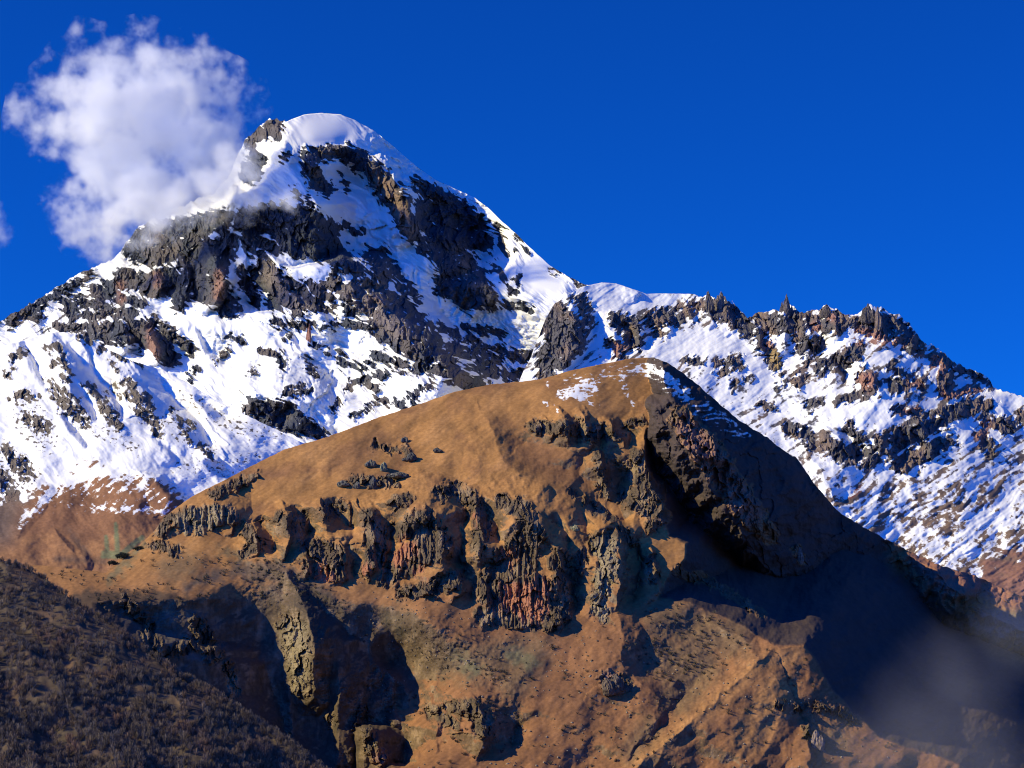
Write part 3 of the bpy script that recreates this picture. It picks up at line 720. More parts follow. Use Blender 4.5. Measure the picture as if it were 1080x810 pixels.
def fillB(U, V):
    return 560 + 1.85 * (U - 690) - 0.55 * (V - 400) - np.maximum(0, U - 930) * 1.7
hill_flank = make_flank(lambda X, Y: hillA(X, Y) - tents(X, Y, H_TENTS), HILL_BANDS, -60, 1140, 370, 860, .35)
def f_hill(U, V):
    wx = fbm(U / 18., V / 18., 311, 4) * 5; wy = fbm(U / 18. + 40, V / 18., 312, 4) * 5
    Uw, Vw = U + wx, V + wy
    nzr = fbm(U / 8., V / 8., 321, 4) * 6
    rock_strokes = [
     [(170,560,6),(178,545,6),(200,548,14),(225,545,14),(245,545,8)],[(160,575,4),(185,580,5)],[(225,520,5),(250,512,5),(270,500,3)],
     [(262,560,8),(270,575,8),(258,585,5)],[(295,545,6),(310,555,12),(322,545,6)],[(345,540,10),(362,535,6)],[(325,575,9),(350,585,14),(355,605,8),(325,600,8)],
     [(388,545,10),(398,560,12),(395,590,12),(385,605,6)],[(415,530,7),(432,525,6)],[(420,560,10),(445,550,14),(460,575,18),(430,590,16),(405,612,8)],
     [(465,520,8),(480,515,7),(500,530,9),(510,555,10),(502,578,8)],[(425,625,7),(450,622,8),(475,615,9),(488,605,5)],
     [(530,530,9),(550,535,10),(560,560,14),(545,590,22),(520,620,20),(560,630,26),(585,650,16),(510,650,10)],[(590,590,12),(600,640,8)],
     [(610,600,6),(615,585,6)],[(630,575,12),(645,565,8),(640,600,12),(630,640,9),(640,655,5)],[(652,600,8)],[(685,590,6),(690,610,6)],
     [(560,450,5),(575,452,7),(598,450,9),(622,455,10),(648,458,8)],[(632,480,6),(634,500,7),(640,522,6)],[(664,448,5),(678,445,5)],
     [(670,480,7),(672,500,10),(690,520,12),(660,525,9),(700,545,8),(685,555,6)],[(600,518,3),(625,533,4),(645,547,5)],[(655,560,6),(665,572,6)],
     [(628,540,3),(606,520,3)],[(715,602,4),(750,615,4),(805,648,4)],
     [(718,440,12),(742,470,16),(770,510,16),(795,545,14),(812,565,8)],[(840,580,5),(846,590,3)],
     [(296,655,6),(310,660,12),(314,690,14),(318,725,10)],[(240,700,5),(246,735,6)],[(130,632,4),(150,655,8),(170,690,8),(200,680,8)],[(210,660,10),(225,690,10)],
     [(380,750,7),(385,775,9),(400,800,9)],[(350,760,8)],[(455,750,8),(480,765,6)],[(470,745,6),(500,745,9),(510,770,10)],
     [(640,715,8),(660,722,8)],[(852,770,7),(862,782,7)],[(840,745,3),(880,748,4),(905,762,4)],[(820,742,3),(828,745,3)],
     [(395,470,3),(432,477,4)],[(372,506,4),(396,508,5),(415,508,5)],
    ]
    rk = paint(U, V, rock_strokes, 3.0, nzr)
    # A: everything the sun reaches, B: the long face behind the crest
    relA = tents(Uw, Vw, H_TENTS)
    colm = ridged((U + .35 * wx) / 6.5, (V + .3 * wy) / 60., 341, 3, .6) * 10
    fc = facets(Uw / 13., Vw / 22., 302, 1.2) * 10 + facets(Uw / 6., Vw / 13., 303, 1.1) * 6 + facets(Uw / 3.2, Vw / 6., 305, 1.0) * 3.5 + ridged(U / 14., V / 24., 308, 4) * 7
    colz = paint(U, V, [[(560,600,30),(540,640,30)],[(430,580,26)],[(220,550,26),(180,560,16)],[(500,550,10)]], 14)
    Ug, Vg = rot(U, V, -38)
    und = fbm(U / 80., V / 60., 331, 3) * 12 + fbm(Ug / 60., Vg / 30., 332, 4) * 3.6 + fbm(U / 24., V / 20., 334, 4) * 1.6 
    gul = ridged(U / 34. + V / 90., V / 120., 335, 2) * 2 * sstep(620, 700, V)
    rgh = fbm(U / 6., V / 5., 337, 4) * 1.6 * paint(U, V, [[(280,610,25),(340,640,25)],[(460,690,40),(520,700,40)],[(720,680,40)],[(60,620,20)],[(880,760,30)]], 20)
    relA = relA + rk * (fc * (1 - .4 * colz) + colm * colz * 1.2 - 2) + und + gul + rgh
    dA = hillA(U, V) - relA + hill_flank(U + wx * .6, V + wy * .6)
    BOWL = [(514,443),(521,460),(532,489),(562,508),(597,519),(640,547),(657,559),(668,556),(676,500),(676,466),(652,474),(626,476),(600,470),(575,466),(560,458),(536,446)]
    bwl = np.maximum(0, poly_dist(U + wx * .35, V + wy * .35, BOWL))
    dA = dA + (14 * sstep(442, 480, V) + 26 * sstep(478, 525, V)) * (1 - np.exp(-bwl / 18.))
    pd = poly_dist(Uw * .5 + U * .5, Vw * .5 + V * .5, A_POLY)
    dA = dA + 4.5 * np.maximum(0, -pd)
    relB = tents(Uw, Vw, B_TENTS)
    rib = [(702,408,85),(722,430,155),(745,456,210),(768,490,250),(790,526,268),(812,552,258),(824,574,180)]
    rib2 = [(x_, y_, h_ + 90) for x_, y_, h_ in rib]
    relB = np.maximum(relB, np.minimum(tent(Uw, Vw, rib, 1.2, 2.4), tent(Uw, Vw, rib2, 4.4, 4.4)))
    dB = fillB(U, V) - relB - rk * fc * 1.2 - fbm(U / 50., V / 50., 351, 4) * 26 - ridged(U / 30., V / 40., 353, 3) * 10 - facets(Uw / 12., Vw / 16., 355, 1) * 5
    dB = dB + 7 * np.maximum(0, pd)
    d = np.minimum(dA, dB)
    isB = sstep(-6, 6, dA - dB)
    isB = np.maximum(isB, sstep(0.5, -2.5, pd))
    nz, p, q = gradz(U, V, d)
    steep = sstep(0.60, 0.40, nz) * (1 - isB * .4)
    rk2 = np.clip(np.maximum(rk, steep * .85), 0, 1)
    # grass colours
    g1 = np.array([0.335, 0.165, 0.056]); g = np.zeros(U.shape + (3,)) + g1
    g = mixc(g, (0.45, 0.228, 0.085), sstep(-0.1, 0.6, fbm(Ug / 60., Vg / 20., 361, 4)) * .6)
    g = mixc(g, (0.20, 0.095, 0.045), sstep(0.0, 0.6, fbm(U / 34., V / 22., 363, 4)) * .55)
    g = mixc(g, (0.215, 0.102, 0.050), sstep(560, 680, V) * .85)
    g = mixc(g, (0.17, 0.085, 0.045), paint(U, V, [[(400,462,8),(380,480,12),(370,500,10)],[(560,470,20),(580,490,18),(600,500,12)],[(240,500,8),(300,500,6)]], 14, nzr) * .6)
    g = mixc(g, (0.15, 0.105, 0.06), paint(U, V, [[(420,655,14),(450,690,20),(500,700,22),(560,690,20),(540,720,16)],[(200,595,12),(180,600,14)],[(700,655,22),(740,665,26),(775,675,18)],[(690,690,22),(735,700,26),(715,735,20)],[(685,770,14),(665,795,10)],[(880,780,16)],[(700,650,20),(780,665,14)]], 14, nzr * 1.6) * .72)
    g = mixc(g, (0.12, 0.12, 0.07), paint(U, V, [[(405,652,8),(425,668,8)],[(300,585,4),(320,582,4)],[(235,580,3),(258,590,3)],[(480,690,6),(500,705,8)],[(560,700,6),(540,690,8)],[(116,612,4),(150,575,3)]], 6, nzr * 1.4) * .7)
    g = mixc(g, (0.085, 0.072, 0.06), paint(U, V, [[(250,600,8),(290,605,14),(330,625,14),(370,655,10)],[(290,628,14),(335,655,18),(375,690,16),(400,725,14)],[(230,605,6),(200,618,4)]], 8, nzr * 1.4) * .8)  # dark scrub, extended to put more of the gorge shade into the colour
    g = mixc(g, (0.40, 0.205, 0.078), paint(U, V, [[(840,690,8),(800,702,8),(770,730,8),(704,786,8),(674,812,8)],[(820,730,20),(790,780,18)]], 12) * .75)
    g = g * (1 + (fbm(Ug / 26., Vg / 3.2, 366, 4) * .22 + fbm(U / 3.5, V / 2.5, 367, 3) * .12)[..., None])
    g = mixc(g, (0.185, 0.090, 0.042), sstep(0, 26, bwl) * .75)  # shade of the hollow put into a darker grass colour
    # rock colours
    r = np.zeros(U.shape + (3,)) + np.array([0.105, 0.074, 0.046])
    r = mixc(r, (0.27, 0.19, 0.115), sstep(-0.15, 0.6, fbm(U / 14., V / 22., 371, 4)) * .85)
    r = mixc(r, (0.05, 0.045, 0.038), sstep(0.1, 0.6, fbm(U / 5., V / 26., 372, 4)) * .6)
    r = mixc(r, (0.30, 0.24, 0.15), paint(U, V, [[(200,560,18),(225,548,14)],[(640,580,14),(635,640,12)],[(310,670,16),(316,720,10)],[(244,720,8)]], 10, nzr) * .7)
    r = mixc(r, (0.38, 0.155, 0.085), paint(U, V, [[(430,575,8),(420,590,8)],[(445,603,6)],[(535,590,8)],[(545,630,18),(575,625,10)],[(335,600,7)],[(345,610,5)],[(560,640,16)],[(500,545,3)],[(386,600,4)]], 5, fbm(U / 4., V / 22., 373, 3) * 12) * .8)
    r = mixc(r, (0.30, 0.165, 0.125), paint(U, V, [[(725,450,12),(750,490,16),(790,540,12)],[(700,560,8)],[(640,715,8)],[(400,800,8)]], 8, nzr) * .7)
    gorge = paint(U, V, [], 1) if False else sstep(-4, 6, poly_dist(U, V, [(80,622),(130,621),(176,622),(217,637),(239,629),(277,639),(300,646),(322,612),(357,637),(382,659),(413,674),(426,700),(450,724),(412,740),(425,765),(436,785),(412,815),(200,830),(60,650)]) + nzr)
    g = mixc(g, (0.060, 0.046, 0.034), gorge * .85)  # gorge shade, out to its cast edge, put into the ground colour
    g = mixc(g, (0.13, 0.11, 0.09), gorge * paint(U, V, [[(130,645,6),(160,670,10),(200,690,16),(225,670,14)],[(150,650,6),(215,655,12)]], 8, nzr) * .8)  # dimly lit slope inside that shade painted as a lighter tone
    base = g * (1 - rk2[..., None]) + r * rk2[..., None]
    base = mixc(base, (0.050, 0.040, 0.040), isB * sstep(0.5, 0.0, rk) * .92 * (1 - paint(U, V, [[(960,585,20),(1020,625,30),(1080,660,40)]], 14)))  # shade of the right flank put into the colour, sunlit far spur left out
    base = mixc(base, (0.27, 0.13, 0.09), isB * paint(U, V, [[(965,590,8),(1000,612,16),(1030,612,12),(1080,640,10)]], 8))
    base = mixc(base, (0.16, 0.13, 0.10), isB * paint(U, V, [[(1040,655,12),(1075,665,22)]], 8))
    # thin snow by the summit
    sf = paint(U, V, [[(580,412,2),(578,405,2)],[(592,418,5),(612,412,8),(625,404,5)],[(628,428,3),(618,418,4)],[(576,424,3),(590,432,2)],[(657,402,4),(662,420,3),(668,428,2)],[(672,390,4),(690,392,5)],[(700,395,6),(725,415,5)],[(745,425,3),(790,460,3)]], 4, nzr)
    sz = paint(U, V, [[(600,402,8),(650,392,10),(690,386,8)],[(700,400,12),(740,435,10),(780,460,6)],[(600,412,10),(625,412,10)]], 10)
    Usn, Vsn = rot(U, V, -8)
    sn = 0.05 + sf * (0.34 + fbm(U / 5., V / 3., 383, 4) * .6) + sz * (0.30 + fbm(Usn / 10., Vsn / 2.6, 381, 4) * 0.6)
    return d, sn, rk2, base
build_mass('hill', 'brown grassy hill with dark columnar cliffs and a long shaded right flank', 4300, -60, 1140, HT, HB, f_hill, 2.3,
   jag=lambda u: np.where(u > 690, 1.6, .5) * fbm(u / 7., u * 0 + .7, 391, 3), back=(0.55, 1500), bump=0.6)

# ================================================================== WOODED SLOPE
WT = [(-460,430),(-60,562),(0,590),(25,598),(48,610),(70,628),(95,644),(120,660),(150,684),(185,711),(215,726),(245,748),(275,766),(310,790),(345,818),(400,850)]
WB = [(-460,860),(-60,860),(400,870)]
wood_base = rbf([(-60,575,360),(0,590,340),(100,650,270),(200,715,200),(300,785,130),(400,850,60),(0,700,150),(0,810,0),(100,810,10),(200,810,30),(100,730,130),(-60,860,-70),(400,870,60)])
W_TENTS = [([(0,592,10),(60,640,24),(120,690,30),(190,740,26),(280,800,16)],0.5,1.4),([(-40,640,10),(30,690,26),(90,750,24),(150,810,20)],0.5,1.2),([(-60,720,10),(0,760,20),(40,810,20)],0.5,1.2)]
def f_wood(U, V):
    d = wood_base(U, V)
    d = d - tents(U + fbm(U / 40., V / 40., 411, 3) * 12, V, W_TENTS) - fbm(U / 50., V / 50., 413, 4) * 14
    rk = np.zeros_like(U)
    base = mixc(np.zeros(U.shape + (3,)) + np.array([0.09, 0.066, 0.045]), (0.12, 0.075, 0.05), sstep(-.2, .6, fbm(U / 40., V / 30., 415, 4)))
    return d, rk, rk, base
build_mass('wooded_slope', 'dark near slope carrying the leafless wood', 1700, -60, 400, WT, WB, f_wood, 0.9, dx=2, dy=2, back=(0.6, 400))

# valley floor under everything
me = bpy.data.meshes.new('ground')
S = 60000.0
me.from_pydata([(-S, -S, -420), (S, -S, -420), (S, S, -420), (-S, S, -420)], [], [(0, 1, 2, 3)])
gr = bpy.data.objects.new('ground', me); COL.objects.link(gr); gr['kind'] = 'structure'
gm = bpy.data.materials.new('valley_ground'); nt = nodes(gm)
b = nt.nodes.new('ShaderNodeBsdfPrincipled'); o = nt.nodes.new('ShaderNodeOutputMaterial'); nt.links.new(b.outputs[0], o.inputs[0])
n = nt.nodes.new('ShaderNodeTexNoise'); n.inputs['Scale'].default_value = 0.004; n.inputs['Detail'].default_value = 8
tcn = nt.nodes.new('ShaderNodeTexCoord'); nt.links.new(tcn.outputs['Object'], n.inputs['Vector'])
cr = nt.nodes.new('ShaderNodeValToRGB'); cr.color_ramp.elements[0].color = (0.16, 0.09, 0.045, 1); cr.color_ramp.elements[1].color = (0.09, 0.10, 0.05, 1)
nt.links.new(n.outputs[0], cr.inputs[0]); nt.links.new(cr.outputs[0], b.inputs['Base Color']); b.inputs['Roughness'].default_value = 1
me.materials.append(gm)

# ================================================================== CLOUD
def px_point(x, y, R):
    a = to_world(np.array(float(x)), np.array(float(y)), float(R)); return Vector([float(q) for q in a])

def make_cloud(name, label, blobs, R, dens, warp, seed, na=26, soft=34):
    """a body of droplets: blobs (x, y, r) in photograph pixels standing at distance R"""
    k = R / F
    c0 = px_point(sum(b[0] for b in blobs) / len(blobs), sum(b[1] for b in blobs) / len(blobs), R)
    pts = []
    rnd = random.Random(seed)
    for (x, y, r, *dr) in blobs:
        p = px_point(x, y, R + (dr[0] if dr else 0) + rnd.uniform(-.35, .35) * r * k) - c0
        pts.append((p, r * k))
    import bmesh
    bm = bmesh.new()
    for p, r in pts:
        from mathutils import Matrix
        bmesh.ops.create_icosphere(bm, subdivisions=3, radius=r * 1.12 + 20 * k, matrix=Matrix.Translation(p))
    me = bpy.data.meshes.new(name); bm.to_mesh(me); bm.free()
    o = bpy.data.objects.new(name, me); o.location = c0; COL.objects.link(o)
    rm = o.modifiers.new('remesh', 'REMESH'); rm.mode = 'VOXEL'; rm.voxel_size = max(r for p, r in pts) * 0.16
    mat = bpy.data.materials.new(name + '_vapour'); nt = nodes(mat); N = nt.nodes.new; L = nt.links.new
    out = N('ShaderNodeOutputMaterial'); pv = N('ShaderNodeVolumePrincipled'); L(pv.outputs[0], out.inputs['Volume'])
    pv.inputs['Color'].default_value = (1.0, 1.0, 1.0, 1); pv.inputs['Anisotropy'].default_value = 0.0
    tc = N('ShaderNodeTexCoord')
    def noise(sz, det, off):
        mp = N('ShaderNodeVectorMath'); mp.operation = 'ADD'; L(tc.outputs['Object'], mp.inputs[0]); mp.inputs[1].default_value = (off, off * .7, -off)
        n = N('ShaderNodeTexNoise'); n.inputs['Scale'].default_value = 1.0 / (sz * k); n.inputs['Detail'].default_value = det; n.inputs['Roughness'].default_value = 0.6
        L(mp.outputs[0], n.inputs['Vector']); return n
    n1 = noise(55, 3, 100)
    sub = N('ShaderNodeVectorMath'); sub.operation = 'SUBTRACT'; L(n1.outputs['Color'], sub.inputs[0]); sub.inputs[1].default_value = (.5, .5, .5)
    scl = N('ShaderNodeVectorMath'); scl.operation = 'SCALE'; L(sub.outputs[0], scl.inputs[0]); scl.inputs['Scale'].default_value = warp * k
    ad = N('ShaderNodeVectorMath'); ad.operation = 'ADD'; L(tc.outputs['Object'], ad.inputs[0]); L(scl.outputs[0], ad.inputs[1])
    prev = None
    for p, r in pts:
        di = N('ShaderNodeVectorMath'); di.operation = 'DISTANCE'; L(ad.outputs[0], di.inputs[0]); di.inputs[1].default_value = p
        m1 = N('ShaderNodeMath'); m1.operation = 'MULTIPLY_ADD'; L(di.outputs['Value'], m1.inputs[0]); m1.inputs[1].default_value = -1.0 / k; m1.inputs[2].default_value = r / k
        if prev is None: prev = m1
        else:
            mx = N('ShaderNodeMath'); mx.operation = 'SMOOTH_MAX'; L(prev.outputs[0], mx.inputs[0]); L(m1.outputs[0], mx.inputs[1]); mx.inputs[2].default_value = 8.0
            prev = mx
    n2 = noise(26, 6, 37)
    nn = N('ShaderNodeMapRange'); L(n2.outputs[0], nn.inputs[0])
    for i, v in enumerate((0.3, 0.7, -na, na)): nn.inputs[1 + i].default_value = v
    sm = N('ShaderNodeMath'); sm.operation = 'ADD'; L(prev.outputs[0], sm.inputs[0]); L(nn.outputs[0], sm.inputs[1])
    mr = N('ShaderNodeMapRange'); mr.interpolation_type = 'SMOOTHSTEP'; L(sm.outputs[0], mr.inputs[0])
    for i, v in enumerate((-6, soft, 0, dens)): mr.inputs[1 + i].default_value = v
    L(mr.outputs[0], pv.inputs['Density'])
    mat.cycles.volume_step_rate = 0.35 if hasattr(mat.cycles, 'volume_step_rate') else 1
    me.materials.append(mat)
    return o
cl = make_cloud('cloud', '', [(88,58,20),(110,70,26),(150,62,26),(190,78,30),(228,105,30),(252,100,14),(70,100,26),(40,130,18),(60,125,26),(105,115,46),(165,120,54),
  (212,150,42),(120,165,46),(78,205,20),(100,220,30),(112,250,20),(155,200,44),(205,190,34),(240,172,26),(262,192,16,-300),(284,203,12,-700),(300,207,8,-800),(268,176,14,-400),(250,205,16,-500),(222,215,16,-300),(40,108,14),(30,132,8),(150,224,22,-500),(190,212,24,-500),(226,200,24,-500),(250,178,22,-300),(118,258,16,-200),(262,110,10),(100,240,24)], 10600, 0.013, 75, 1)
cl['label'] = 'white billowing cloud clinging to the left shoulder of the peak'; cl['category'] = 'cloud'; cl['group'] = 'clouds'

# ================================================================== SCATTER
def simple_attr_material(name, rough=0.9):
    m = bpy.data.materials.new(name); nt = nodes(m); N = nt.nodes.new; L = nt.links.new
    out = N('ShaderNodeOutputMaterial'); b = N('ShaderNodeBsdfPrincipled'); L(b.outputs[0], out.inputs[0])
    a = N('ShaderNodeAttribute'); a.attribute_name = 'col'
    t = N('ShaderNodeTexCoord'); n = N('ShaderNodeTexNoise'); n.inputs['Scale'].default_value = 0.25; n.inputs['Detail'].default_value = 4
    L(t.outputs['Object'], n.inputs['Vector'])
    r = N('ShaderNodeMapRange'); L(n.outputs[0], r.inputs[0])
    for i, v in enumerate((0.3, 0.7, 0.7, 1.3)): r.inputs[1 + i].default_value = v
    v = N('ShaderNodeVectorMath'); v.operation = 'SCALE'; L(a.outputs['Color'], v.inputs[0]); L(r.outputs[0], v.inputs['Scale'])
    L(v.outputs[0], b.inputs['Base Color']); b.inputs['Roughness'].default_value = rough; b.inputs['Specular IOR Level'].default_value = 0.1
    return m

def mesh_from(name, co, faces, col, mat, nper=3):
    me = bpy.data.meshes.new(name)
    me.vertices.add(len(co)); me.vertices.foreach_set('co', co.astype(np.float32).ravel())
    me.loops.add(faces.size); me.loops.foreach_set('vertex_index', faces.astype(np.int32).ravel())
    me.polygons.add(len(faces)); me.polygons.foreach_set('loop_start', np.arange(0, faces.size, nper, dtype=np.int32)); me.update()
    ca = me.attributes.new('col', 'FLOAT_COLOR', 'POINT')
    ca.data.foreach_set('color', np.concatenate([col, np.ones((len(col), 1))], 1).astype(np.float32).ravel())
    me.materials.append(mat)
    o = bpy.data.objects.new(name, me); COL.objects.link(o); return o

def tufts(name, P, H, W, C, nb, rng, bw, low=0.1):
    """leafless crowns: fans of thin twigs rising from a short stem; P (n,3), H heights, W widths, C colours"""
    n = len(P)
    ang = rng.uniform(0, 2 * np.pi, (n, nb)); rad = np.sqrt(rng.uniform(0, 1, (n, nb)))
    h0 = rng.uniform(low, 0.55, (n, nb)); tip = 0.55 + 0.45 * np.sqrt(np.clip(1 - rad ** 2, 0, 1)) + rng.uniform(-.15, .05, (n, nb))
    r0 = rad * 0.35 * h0
    a = np.stack([np.cos(ang) * r0 * W[:, None], np.sin(ang) * r0 * W[:, None], h0 * H[:, None]], -1)
    b = np.stack([np.cos(ang) * rad * .5 * W[:, None], np.sin(ang) * rad * .5 * W[:, None], np.maximum(tip, h0 + .15) * H[:, None]], -1)
    side = rng.normal(size=(n, nb, 3)); side /= np.linalg.norm(side, axis=-1, keepdims=True)
    side *= (bw * H[:, None] * rng.uniform(.6, 1.4, (n, nb)))[..., None]
    v = np.stack([a - side, a + side, b + side * .8, b - side * .8], 2) + P[:, None, None, :]
    # stems
    s0 = P[:, None, :] + np.array([[-.02, 0, -.15], [.02, 0, -.15], [.012, 0, .6], [-.012, 0, .6]])[None] * H[:, None, None]
    co = np.concatenate([v.reshape(-1, 3), s0.reshape(-1, 3)])
    cc = np.concatenate([np.repeat(C * 1.0, nb * 4, 0) * np.repeat(rng.uniform(.7, 1.3, (n * nb, 1)), 4, 0), np.repeat(C, 4, 0)])
    fs = np.arange(len(co)).reshape(-1, 4)
    return mesh_from(name, co, fs, cc, simple_attr_material(name + '_twigs'), 4)

rng = np.random.default_rng(7)
# the leafless wood on the near slope
n = 10500
x = rng.uniform(-20, 400, n); y = rng.uniform(575, 850, n)
top = np.interp(x, [p[0] for p in WT], [p[1] for p in WT])
k = (y > top + 1.5); x, y = x[k], y[k]
dn = fbm(x / 28., y / 22., 501, 3); k = rng.uniform(0, 1, len(x)) < 0.62 + dn * .9; x, y = x[k], y[k]
# more along the crest
xe = rng.uniform(-20, 360, 330); ye = np.interp(xe, [p[0] for p in WT], [p[1] for p in WT]) + rng.uniform(0.5, 4, 330)
x = np.concatenate([x, xe]); y = np.concatenate([y, ye])
Rr, ss = depth_at('wooded_slope', x, y)
P = np.stack(to_world(x, y, Rr), -1)
H = rng.uniform(4.5, 9.0, len(x)) * (0.75 + 0.35 * sstep(600, 780, y)); W = H * rng.uniform(.6, .95, len(x))
tc = fbm(x / 45., y / 30., 503, 3)
C = np.array([0.15, 0.115, 0.088])[None] * np.ones((len(x), 1))
C = C + np.clip(tc, 0, 1)[:, None] * np.array([0.10, 0.02, 0.0]) + rng.uniform(-.02, .03, (len(x), 1))
wood = tufts('leafless_wood', P, H, W, np.clip(C, 0.02, 1), 60, rng, 0.011)
wood['kind'] = 'stuff'; wood['label'] = 'leafless grey brown wood covering the near slope'

# scrub and bushes on the hill
def in_strokes(strokes, n, rng, x0, x1, y0, y1, soft=8, power=1.0):
    x = rng.uniform(x0, x1, n); y = rng.uniform(y0, y1, n)
    w = paint(x, y, strokes, soft, fbm(x / 10., y / 8., 601, 3) * 8)
    k = rng.uniform(0, 1, n) < w * power
    return x[k], y[k]
SCR = [[(240,600,8),(275,600,12),(305,612,14),(335,628,12),(370,652,7),(395,672,4)],[(205,612,4),(230,606,6)],[(440,668,12),(470,690,14),(500,700,12),(530,712,8)],[(400,655,4),(430,665,8)],
       [(95,632,4),(130,628,3)],[(715,655,14),(745,665,16),(780,672,10)],[(690,650,6)],[(478,665,6),(500,675,6)],[(680,690,14),(720,705,18),(750,700,14)],[(700,740,12)],[(685,760,8),(690,785,8)],[(655,795,6)],[(60,604,4),(90,612,5),(130,618,4)],[(510,740,8),(540,760,10)]]
xs, ys = in_strokes(SCR, 9000, rng, 40, 820, 590, 812, 6, .55)
xd = rng.uniform(110, 330, 420); yd = rng.uniform(575, 640, 420)
k = (fbm(xd / 14., yd / 8., 605, 3) > 0.12) & (yd > np.interp(xd, [p[0] for p in HT], [p[1] for p in HT]) + 14); xd, yd = xd[k], yd[k]
xf = rng.uniform(380, 960, 1500); yf = rng.uniform(640, 812, 1500)
k = (fbm(xf / 18., yf / 12., 607, 3) > 0.22) & (yf > np.interp(xf, [620, 729, 801, 849, 902, 1012], [640, 645, 680, 692, 765, 815])); xf, yf = xf[k], yf[k]
x = np.concatenate([xs, xd, xf]); y = np.concatenate([ys, yd, yf])
Rr, ss = depth_at('hill', x, y); P = np.stack(to_world(x, y, Rr), -1)
H = rng.uniform(3.5, 8.0, len(x)); W = H * rng.uniform(1.2, 2.0, len(x))
C = np.array([0.075, 0.068, 0.052])[None] + rng.uniform(-.02, .035, (len(x), 1)) * np.array([1, .9, .7])
scrub = tufts('scrub', P, H, W, C, 34, rng, 0.035, 0.0)
scrub['kind'] = 'stuff'; scrub['label'] = 'low dark scrub patches on the brown hill'

# ------------------------------------------------------------------ single rocks
from mathutils import noise as mn
# loose stones below the cliffs and over the lower slopes
SS = [[(380,615,8),(430,640,10),(480,640,10),(520,670,8),(580,668,8),(620,660,10)],[(170,590,6),(230,592,6),(300,592,6)],[(600,700,16),(660,740,16)],[(840,740,8),(900,760,12)],[(620,780,18),(560,790,20)],[(470,700,12),(520,720,12)],[(300,610,8)]]
xs, ys = in_strokes(SS, 26000, rng, 160, 960, 585, 812, 10, .10)
x2 = rng.uniform(380, 1000, 2600); y2 = rng.uniform(600, 812, 2600)
k = (y2 > np.interp(x2, [620, 729, 801, 849, 902, 1012], [640, 647, 684, 696, 769, 818])) & (rng.uniform(0, 1, 2600) < .35); x2, y2 = x2[k], y2[k]
x = np.concatenate([xs, x2]); y = np.concatenate([ys, y2]); n = len(x)
Rr, ss = depth_at('hill', x, y); P = np.stack(to_world(x, y, Rr), -1)
dirs = np.array([[1,0,0],[-1,0,0],[0,1,0],[0,-1,0],[0,0,1],[0,0,-1]], float)
tri = np.array([[0,2,4],[2,1,4],[1,3,4],[3,0,4],[2,0,5],[1,2,5],[3,1,5],[0,3,5]])
sz = rng.uniform(.7, 2.0, (n, 1, 1)) ** 1.6
V_ = (dirs[None] * rng.uniform(.6, 1.3, (n, 6, 1)) + rng.normal(0, .18, (n, 6, 3))) * sz * np.array([1.1, 1, 1.0])
co = (V_ + P[:, None] + np.array([0, 0, .2])).reshape(-1, 3)
fs = (tri[None] + 6 * np.arange(n)[:, None, None]).reshape(-1, 3)
cc = np.repeat(np.array([0.20, 0.165, 0.125])[None] * rng.uniform(.5, 1.5, (n, 1)), 6, 0)
st_ = mesh_from('stones', co, fs, cc, simple_attr_material('stone_rock'))
st_['kind'] = 'stuff'; st_['label'] = 'loose stones scattered over the lower grass slopes'
for bx_, by_, bh_, lb_ in ((131, 589, 17, 'large dark bush beside the pale cliff foot at the left end of the hill'), (119, 596, 12, 'smaller dark bush just left of and below the large one'), (146, 580, 10, 'dark bush uppermost of the three by the left end of the hill')):
    Rr_, _ = depth_at('hill', np.array([float(bx_)]), np.array([float(by_)]))
    Pb = np.stack(to_world(np.array([float(bx_)]), np.array([float(by_)]), Rr_), -1)
    m_ = 9; off = rng.normal(0, .38, (m_, 3)) * bh_ * np.array([1.3, .8, .12])
    bo = tufts('bush', off, rng.uniform(.5, .9, m_) * bh_, rng.uniform(.8, 1.2, m_) * bh_, np.array([0.05, 0.055, 0.035])[None] * np.ones((m_, 1)), 110, rng, .022, 0.0)
    bo.location = [float(q) for q in Pb[0]]; bo['label'] = lb_; bo['category'] = 'bush'; bo['group'] = 'bushes at the left end of the hill'
import bmesh
def rock_mat():
    m = bpy.data.materials.new('crag_rock'); nt = nodes(m); N = nt.nodes.new; L = nt.links.new
    out = N('ShaderNodeOutputMaterial'); b = N('ShaderNodeBsdfPrincipled'); L(b.outputs[0], out.inputs[0])
    a = N('ShaderNodeAttribute'); a.attribute_name = 'col'
    t = N('ShaderNodeTexCoord'); n = N('ShaderNodeTexNoise'); n.inputs['Scale'].default_value = 0.18; n.inputs['Detail'].default_value = 6
    L(t.outputs['Object'], n.inputs['Vector'])
    r = N('ShaderNodeMapRange'); L(n.outputs[0], r.inputs[0])
    for i, v in enumerate((0.3, 0.7, 0.55, 1.45)): r.inputs[1 + i].default_value = v
    v = N('ShaderNodeVectorMath'); v.operation = 'SCALE'; L(a.outputs['Color'], v.inputs[0]); L(r.outputs[0], v.inputs['Scale'])
    L(v.outputs[0], b.inputs['Base Color']); b.inputs['Roughness'].default_value = .9; b.inputs['Specular IOR Level'].default_value = .15
    bp = N('ShaderNodeBump'); bp.inputs['Distance'].default_value = 3; bp.inputs['Strength'].default_value = .6; L(n.outputs[0], bp.inputs['Height']); L(bp.outputs[0], b.inputs['Normal'])
    return m
RM = rock_mat()
